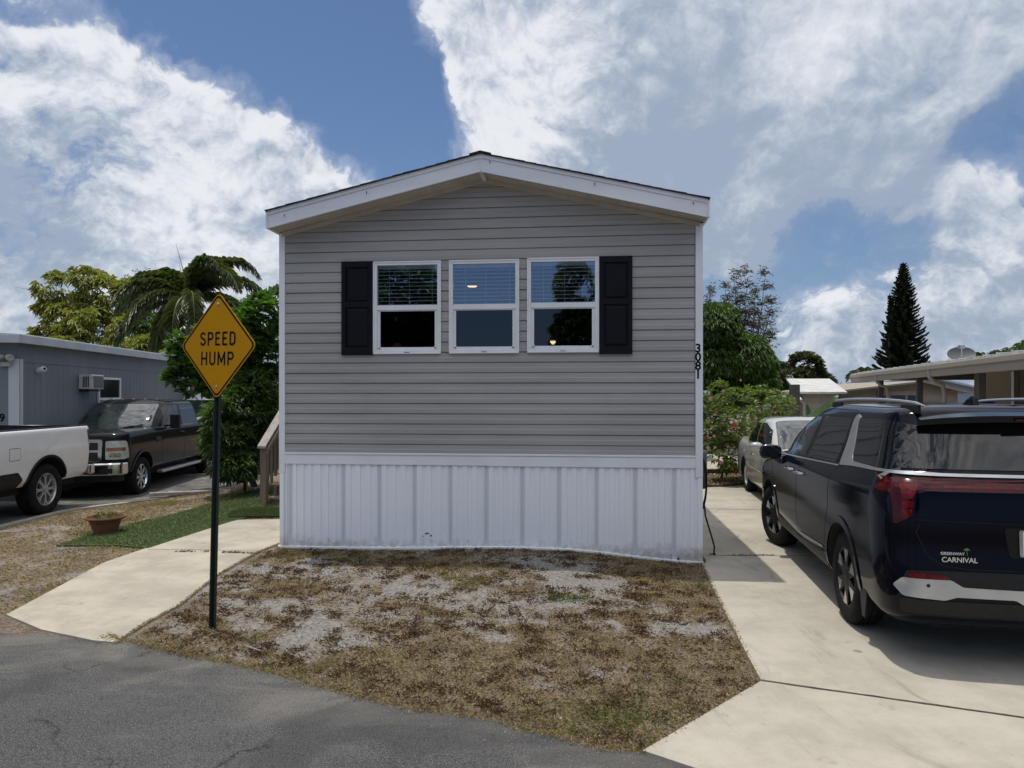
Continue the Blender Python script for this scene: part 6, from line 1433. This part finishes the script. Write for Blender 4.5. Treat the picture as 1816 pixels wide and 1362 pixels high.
# white van far behind the dark pickup
t3 = thing('white_van', 'white van mostly hidden behind the dark grey pickup cab', 'van', (-9.25, 23.5, -.1), R(180+3))
lv = [plan(.88, -.9, 3.9, .3, cr=.2), plan(.95, -1.0, 4.0, .45, cr=.2), plan(.97, -1.05, 4.0, .8, cr=.2), plan(.96, -1.0, 3.9, 1.1, ztop(1.1, .95, 2.8, 3.8), cr=.2), plan(.92, -.98, 3.2, 1.3, ztop(1.3, 1.15, 2.4, 3.2), cr=.2), plan(.84, -.9, 2.4, 1.8, cr=.2), plan(.75, -.85, 2.2, 2.0, cr=.2), plan(.5, -.8, 2.0, 2.06, cr=.2), [(0, p[1], 2.08) for p in plan(.5, -.8, 2.0, 0, cr=.2)]]
b_, v_ = car_mesh('body', lv, paint_white, t3, None, ns=4, nk=3); P = Proj(v_)
P.patch('windscreen', 'F', [(-.75, 1.36), (.75, 1.36), (.68, 1.84), (-.68, 1.84)], bluegl_m, t3, .005, r=.05, step=.15)
for sd, s in (('L', -1), ('R', 1)):
    P.patch('side_window', sd, [(2.6, 1.34), (.2, 1.34), (.2, 1.78), (2.2, 1.78)], carglass_m, t3, .005, r=.05, step=.15)
    for yy in (0, 3.0): wheel(t3, s, .95, yy, .34, .34, .21, .22, 'car')

# ------------------------------------------------------------------ blue-grey mobile home on the left
grey_b = M('blue_grey_panel', (.155, .18, .19), (.175, .20, .21), .6, scale=2, stretch=(1, 1, .2), bump=.05)
q0 = at(33, 700, 13.1); DB = Vector((-.092, 1)).normalized(); LA = math.atan2(-DB.x, DB.y)
lh = thing('mobile_home', 'long blue-grey mobile home with flat roof and window air conditioner', 'house', (q0.x, 13.1, 0), LA)
LB = 17; ZR = 2.86; WDt = 4.0
mb = MB(); mb.box(-WDt, 0, 0, LB, .3, ZR)
# ribbed panels on the long wall and the end
for i in range(int(LB/.205)): y = .10+i*.205; mb.box(.0, .0025, y, y+.010, .3, ZR-.36)
mb.box(0, .012, 0, LB, ZR-.352, ZR-.30); mb.build('wall', grey_b, lh)
mb = MB(); mb.box(-WDt+.05, -.03, .05, LB-.05, -.2, .3); mb.build('skirting', M('dark_skirt', (.05, .06, .065), None, .7), lh)
mb = MB(); mb.box(-WDt-.2, .16, -.22, LB+.2, ZR, ZR+.03); mb.box(.13, .165, -.25, LB+.2, ZR-.02, ZR+.14); mb.box(-WDt-.2, .165, -.255, -.22, ZR-.02, ZR+.14)
mb.prism([(-WDt-.2, ZR+.13), (.16, ZR+.13), (.16, ZR+.15), (-WDt/2, ZR+.24), (-WDt-.2, ZR+.15)], -.25, LB+.2, 'y'); mb.build('roof', M('white_metal_roof', (.50, .53, .56), (.42, .45, .47), .5, scale=2), lh, bevel=.01)
mb = MB(); mb.box(.001, .030, -.030, .09, .3, ZR-.30); mb.box(-.16, .030, -.031, -.001, .3, ZR-.30); mb.build('corner_trim', M('grey_white_trim', (.50, .52, .53), None, .5), lh)
wy0, wy1 = 3.0, 4.35
def lhp(py_, Y=16.0): return EYE-(py_-PH)/F*Y
for (y0_, y1_, z0_, z1_) in ((2.95, 4.05, 1.30, 2.30), (8.6, 9.7, 1.35, 2.30), (12.5, 13.3, 1.35, 2.30)):
    mb = MB()
    for (a, b, c_, d_) in ((y0_, y1_, z0_, z0_+.05), (y0_, y1_, z1_-.05, z1_), (y0_, y0_+.05, z0_+.05, z1_-.05), (y1_-.05, y1_, z0_+.05, z1_-.05), (y0_+.05, y1_-.05, (z0_+z1_)/2-.03, (z0_+z1_)/2+.03)): mb.box(.0065, .045, a, b, c_, d_)
    wv = mb.build('window', white_m, lh, bevel=.004); mb = MB(); mb.box(.0062, .020, y0_+.04, y1_-.04, z0_+.04, z1_-.04); mb.build('pane', M('dark_pane', (.015, .017, .02), (.05, .055, .06), .06, scale=8, stretch=(1, 6, .3), lo=.5, hi=.7), wv)
mb = MB(); mb.box(.0065, .30, 2.12, 2.62, 2.02, 2.33); ac = mb.build('air_conditioner', M('ac_white', (.52, .52, .50), (.40, .39, .36), .5, scale=6), lh, bevel=.012)
mb = MB(); mb.box(.301, .306, 2.15, 2.59, 2.05, 2.30); mb.build('ac_grille', M('ac_grille', (.10, .10, .10), (.17, .17, .17), .7, scale=60, stretch=(1, 1, 3)), ac)
mb = MB()
for k in range(4): mb.box(.10+.035*k, .12+.035*k, 2.114, 2.1185, 2.06, 2.29)
mb.box(.02, .22, 2.14, 2.60, 1.97, 2.015); mb.build('ac_louvre', trim_dark, ac)
mb = MB(); mb.lathe([(.05, 0), (.055, .05), (.055, .14), (.045, .16), (.001, .16)], 16, 0, Matrix.Translation((.005, .62, 2.36)) @ Matrix.Rotation(R(75), 4, 'Y') @ Matrix.Rotation(R(20), 4, 'X')); cmr = mb.build('security_camera', white_m, lh, smooth=True)
mb = MB(); mb.lathe([(.032, .161), (.001, .163)], 12, 0, Matrix.Translation((.005, .62, 2.36)) @ Matrix.Rotation(R(75), 4, 'Y') @ Matrix.Rotation(R(20), 4, 'X')); mb.build('lens', gap_m, cmr)
lampm = M('old_lamp_plastic', (.42, .40, .33), None, .5)
fl_ = MB(); fl_.box(-.28, -.10, -.07, -.001, 2.42, 2.50)
for s in (-1, 1): fl_.lathe([(.03, -.10), (.05, -.06), (.065, .05), (.055, .06), (.001, .05)], 14, 0, Matrix.Translation((-.19+s*.10, -.13, 2.58)) @ Matrix.Rotation(R(s*50), 4, 'Z') @ Matrix.Rotation(R(100), 4, 'X'))
fl_.build('flood_lamp', lampm, lh, smooth=True)
for i, ch in enumerate('99'): text(ch, .20, text_m, lh, 'house_number', Matrix.Translation((-.385+.10*i, -.006, 1.47)) @ FR, .002, .004)

# ------------------------------------------------------------------ right: charger, sheds, carport, fence
cpos = hw(HL+.0, .55)
ch = thing('car_charger', 'wall-mounted car charger with black cable coil on the right side wall of the grey home', 'charger', (cpos.x, cpos.y, 0), HA)
mb = MB(); mb.box(.004, .17, .12, .50, .75, 1.22); mb.build('charger_box', M('charger_grey', (.16, .165, .17), (.12, .125, .13), .4), ch, bevel=.03)
mb = MB(); mb.box(.004, .14, .55, .95, .60, 1.0); mb.build('meter_box', M('meter_grey', (.35, .36, .36), None, .5), ch, bevel=.01)
mb = MB()
for k in range(7):
    a0 = random.uniform(-.03, .03); rw = .055+.004*k; rh = .26+.012*k; mb.tube([(.075+a0*.3+rw*math.cos(2*math.pi*j/22), .06+.012*k-.05, .82+a0+rh*math.sin(2*math.pi*j/22)) for j in range(23)], .0085, 6, cap=False)
mb.build('cable_coil', trim_dark, ch, smooth=True)
mb = MB(); ce = Vector(gp(1268, 986)+(0.02,)); loc0 = Vector((cpos.x, cpos.y, 0)); RM = Matrix.Rotation(-HA, 4, 'Z')
def lc(px, py, Y): return RM @ (at(px, py, Y)-loc0)
mb.tube([lc(1249, 895, 8.45), lc(1251, 915, 8.43), lc(1257, 935, 8.42), lc(1263, 955, 8.4), lc(1267, 970, 8.38), lc(1266, 981, 8.36)], .010, 8); mb.build('cable', trim_dark, ch, smooth=True)
mb = MB(); e = lc(1265, 984, 8.36); mb.tube([e+Vector((-.10, 0, -.02)), e+Vector((-.03, 0, -.005)), e+Vector((.02, -.02, .0))], [.010, .022, .018], 8)
mb.tube([e+Vector((.0, -.02, .03)), e+Vector((.015, -.02, -.01)), e+Vector((.02, -.05, -.025))], [.012, .024, .020], 8); mb.tube([e+Vector((-.10, 0, -.02)), e+Vector((-.14, .01, -.03))], .016, 8)
mb.build('plug', trim_dark, ch, smooth=True)
tan_m = M('tan_siding', (.30, .265, .22), (.34, .30, .25), .7, scale=3); tan_tr = M('tan_trim', (.30, .26, .21), None, .6); roofw = M('worn_white_roof', (.62, .62, .60), (.42, .42, .41), .6, scale=3, stretch=(1, 4, 1))
def lap_shed(name, label, Y, x0, x1, depth, zw, zpk, pk, rz=0, roof_c=roofw):
    t = thing(name, label, 'shed', (x0, Y, 0), rz, 'tan sheds behind the carport'); W = x1-x0; mb = MB()
    mb.prism([(0, 0), (W, 0), (W, zw), (pk, zpk), (0, zw)], 0, depth, 'y')
    for k in range(int(zw/.21)): z = k*.21; mb.add([(-.001, -.022, z), (W+.001, -.022, z), (W+.001, -.004, z+.21), (-.001, -.004, z+.21), (-.001, 0, z), (W+.001, 0, z)], [(0, 1, 2, 3), (0, 4, 5, 1)]); mb.add([(-.022, 0, z), (-.022, depth, z), (-.004, depth, z+.21), (-.004, 0, z+.21)], [(0, 1, 2, 3)])
    mb.build('wall', tan_m, t); mb = MB()
    for a, b in (((-.25, zw-.25*(zpk-zw)/pk), (pk, zpk)), ((pk, zpk), (W+.25, zw-.25*(zpk-zw)/max(.01, W-pk)))):
        mb.prism([(a[0], a[1]), (b[0], b[1]), (b[0], b[1]+.06), (a[0], a[1]+.06)], -.3, depth+.3, 'y')
    mb.build('roof', roof_c, t); return t, W
c0_ = at(1412, 745, 23); c1_ = at(1530, 745, 23)
t, W = lap_shed('shed', 'tan lap-sided shed with worn white roof behind the hibiscus', 23, at(1425, 0, 23).x, at(1487, 0, 23).x, 5, 1.95, 1.97, .6)
for q in [q for q in bpy.data.objects if q.parent == t and q.name.startswith('roof')]: bpy.data.objects.remove(q)
mb = MB(); mb.add([(-.30, -.25, 1.93), (1.3, -.25, 1.93), (2.0, 2.6, 2.42), (.45, 2.6, 2.42), (-.30, -.25, 1.99), (1.3, -.25, 1.99), (2.0, 2.6, 2.48), (.45, 2.6, 2.48), (1.9, 5.3, 1.93), (3.0, 5.3, 1.93)], [(0, 1, 2, 3), (4, 5, 6, 7), (0, 1, 5, 4), (1, 2, 6, 5), (3, 0, 4, 7), (7, 6, 9, 8)])
mb.build('roof', roofw, t)
mb = MB(); mb.box(-.03, .06, -.03, -.0225, 0, EYE+.0); mb.build('corner_board', tan_tr, t)
mb = MB(); mb.tube([(-.9, -.2, 1.85), (-.25, -.2, 1.8), (-.05, -.15, 1.6), (-.05, -.1, .2)], .035, 8); mb.build('downpipe', M('pipe_grey', (.35, .36, .36), None, .5), t)
c0_ = at(1490, 745, 24.5); c1_ = at(1698, 745, 24.5)
t, W = lap_shed('shed', 'tan gabled shed with small white-trimmed door beneath the carport roof', 24.5, c0_.x, c1_.x, 5, EYE+.10, EYE+.42, (at(1629, 0, 24.5).x-c0_.x), roof_c=tan_tr)
mb = MB(); a = (at(1555, 0, 24.5).x-c0_.x); b = (at(1638, 0, 24.5).x-c0_.x); mb.box(a, b, -.06, -.0225, 0, EYE-.02+.15); dd = mb.build('door', tan_tr, t, bevel=.01)
mb = MB()
for (p0, p1) in ((1559, 1575), (1578, 1604), (1608, 1622)): mb.box(at(p0, 0, 24.5).x-c0_.x, at(p1, 0, 24.5).x-c0_.x, -.065, -.0605, 1.5, EYE-.02)
mb.build('door_window', carglass_m, dd)
# carport
A0 = at(1510, 668, 23.6); A1 = at(1816, 632, 11.1)
cp = thing('carport', 'tan carport with long sloping gutter edge on the right', 'carport', (A1.x, A1.y, 0)); zc_ = 2.50
d = Vector((A0.x-A1.x, A0.y-A1.y)); Lc = d.length; Mc = Matrix.Rotation(math.atan2(-d.x, d.y), 4, 'Z')
mb = MB(); mb.box(-.02, .12, -5, Lc, zc_-.20, zc_+.04, 0, Mc); mb.box(-.05, .0, -5, Lc+.02, zc_-.05, zc_+.05, 0, Mc); mb.box(0, 5.5, Lc-.12, Lc, zc_-.13, zc_+.06, 0, Mc); mb.build('gutter_beam', tan_tr, cp, bevel=.01)
mb = MB(); mb.prism([(-.02, zc_+.052), (5.5, zc_+.22), (5.5, zc_+.27), (-.02, zc_+.09)], -5, Lc, 'y', 0, Mc)
for k in range(int((Lc+5)/.6)): mb.prism([(-.02, zc_+.09), (5.5, zc_+.27), (5.5, zc_+.30), (-.02, zc_+.115)], -5+k*.6, -4.97+k*.6, 'y', 0, Mc)
mb.build('roof', roofw, cp)
brown = M('dark_brown_post', (.065, .06, .055), None, .7)
for py_ in (Lc-3.2, Lc-6.9, 2.2): mb = MB(); mb.box(.12, .24, py_, py_+.12, 0, zc_-.02, 0, Mc); mb.box(.1, 5.4, py_+.02, py_+.10, zc_-.17, zc_+.03, 0, Mc); mb.build('post', brown, cp)
for py_ in (Lc-3.5, 4.6):
    mb = MB(); mb.tube([Mc @ Vector(p) for p in ((-.03, py_, zc_-.06), (-.02, py_, zc_-.22), (.10, py_+.05, zc_-.33), (.26, py_+.1, zc_-.38), (.30, py_+.1, zc_-.6), (.30, py_+.1, .1))], .045, 8); mb.build('downpipe', M('tan_pipe', (.32, .30, .27), None, .5), cp, smooth=True)
dpos = at(1704, 648, 17.0)
ds = thing('satellite_dish', 'grey oval satellite dish on the carport roof edge', 'satellite dish', (dpos.x, dpos.y, 2.6)); zt_ = dpos.z-2.6+.24
mb = MB(); mb.tube([(0, 0, 0), (0, 0, zt_-.1), (-.02, -.03, zt_)], .02, 8); mb.tube([(0, -.02, zt_-.15), (-.18, -.32, zt_+.02), (-.2, -.34, zt_+.16)], .012, 6); mb.box(-.26, -.14, -.38, -.30, zt_+.14, zt_+.22); mb.build('mast', silver_m, ds)
mb = MB(); Md = Matrix.Translation((0, 0, zt_)) @ Matrix.Rotation(R(-20), 4, 'Z') @ Matrix.Rotation(R(62), 4, 'X') @ Matrix.Diagonal((.30, .20, .3, 1))
mb.lathe([(.001, .0), (.3, .02), (.6, .07), (.85, .14), (1.0, .20), (1.0, .22), (.85, .16), (.6, .09), (.3, .04), (.001, .02)], 32, 0, Md); mb.build('dish', M('dish_grey', (.10, .105, .11), None, .5), ds, smooth=True)
# tan house under the carport with ribbed shade panel
q = at(1816, 700, 14); th = thing('tan_house', 'tan mobile home with a pale ribbed shade panel under the carport', 'house', (at(1733, 0, 15).x, 15, 0))
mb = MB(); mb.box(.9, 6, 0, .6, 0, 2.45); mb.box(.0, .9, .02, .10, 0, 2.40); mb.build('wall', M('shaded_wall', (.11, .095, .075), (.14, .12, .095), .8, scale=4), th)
mb = MB(); xA, xB = .06, at(1792, 0, 14.9).x-at(1733, 0, 15).x
nR = 26
for k in range(nR):
    a = xA+(xB-xA)*k/nR; b = xA+(xB-xA)*(k+.55)/nR; mb.box(a, b, -.10, -.07, 1.1, 2.42); mb.box(b, xA+(xB-xA)*(k+1)/nR, -.085, -.06, 1.1, 2.42)
mb.build('shade_panel', M('cream_ribbed_panel', (.46, .40, .31), (.40, .345, .27), .6, scale=3), th)
mb = MB(); mb.box(xB+.02, xB+.07, -.10, -.05, 0, 2.45); mb.build('white_post', white_m, th)
# blue-grey roof glimpsed behind
bb = at(1640, 700, 30); t = thing('distant_house', 'pale blue house gable glimpsed between the sheds and the carport post', 'house', (bb.x-1, 31, 0))
mb = MB(); mb.prism([(0, 0), (4.2, 0), (4.2, 2.1), (1.2, 2.75), (0, 2.5)], 0, 4, 'y'); mb.build('wall', M('pale_blue_wall', (.24, .30, .36), None, .7), t)
mb = MB(); mb.prism([(4.45, 2.03), (1.2, 2.75), (1.2, 2.83), (4.45, 2.11)], -.2, 4.2, 'y'); mb.build('roof', M('pale_blue_roof', (.40, .45, .5), None, .6), t)
# post with little lantern, dark post, grey wall behind the hibiscus, planting bed edge
lp_ = at(1415, 712, 21); t = thing('garden_lamp', 'small white solar garden lamp on a post in front of the tan shed', 'lamp', (lp_.x, 21, 0))
mb = MB(); mb.tube([(0, 0, 0), (0, 0, lp_.z-.05)], .03, 8); mb.build('pole', white_m, t); mb = MB(); mb.lathe([(.05, -.02), (.05, .10), (.13, .10), (.02, .22), (.001, .26)], 12, 0, Matrix.Translation((0, 0, lp_.z-.04))); mb.build('lantern', white_m, t)
lp_ = at(1409, 700, 19.5); t = tag(MB().box(-.11, .11, -.11, .11, 0, 2.18).build('timber_post', brown, None, bevel=.01), 'dark timber post standing at the left corner of the tan shed', 'post'); t.location = (lp_.x, 19.5, 0)
wp = at(1246, 700, 18.5)
t = thing('neighbour_trailer', 'pale grey trailer wall glimpsed behind the hibiscus leaves', 'trailer', (wp.x-.9, 20.4, 0)); mb = MB(); mb.box(0, 1.55, 0, 6, .35, 1.95); mb.build('wall', M('pale_grey_wall', (.34, .36, .38), (.30, .32, .34), .6, scale=2, stretch=(1, 1, 4)), t)
mb = MB(); mb.box(-.1, 1.62, -.1, 6.1, 1.95, 2.02); mb.build('roof', fascia_m, t); mb = MB(); mb.box(.2, .55, -.03, -.001, 1.0, 1.6); mb.build('window', carglass_m, t)
bed_poly = [(2.66, 12.9), (3.05, 13.9), (3.6, 14.35), (4.35, 14.5), (5.0, 14.9), (5.6, 17.6), (3.2, 17.4), (2.85, 15)]
tag(sheet('mulch_bed', bed_poly, .25, lambda x, y: .06+.04*noise.noise(Vector((x*2, y*2, 0))), M('mulch', (.045, .028, .018), (.16, .11, .065), .95, scale=28, bump=.9, bscale=50, bdist=.02), .05), kind='structure')
Q = scatter(bed_poly, 6000); B = np.column_stack([Q, np.full(len(Q), .07)]); A = rng.normal(0, 1, (len(Q), 3)); A[:, 2] = .35
tag(leaf_mesh('dry_leaves', B, A, rng.uniform(.03, .08, len(Q)), .35, L_dry, None), 'dry leaves and mulch under the hibiscus', 'leaf litter', kind='stuff')
t = tag(MB().box(-1.2, .9, -.04, .04, 0, .10).box(-1.25, -1.1, -.05, .05, .0, .20).box(-.35, -.22, -.05, .05, .0, .20).build('timber_edging', brown, None, bevel=.01), 'low dark timber edging behind the hibiscus stem', 'edging'); t.location = (4.45, 16.6, .06)
# low wooden pallet-like slab and kerb stones left of the steps
t = tag(MB().box(-.9, .7, -.06, .06, 0, .06).box(-.6, .9, .12, .22, 0, .05).build('timber_plank', wood_lt, None, bevel=.01), 'pale weathered planks lying at the foot of the feathery shrub', 'planks'); t.location = (-6.1, 13.9, g(-6.1, 13.9)); t.rotation_euler = (0, 0, R(18))
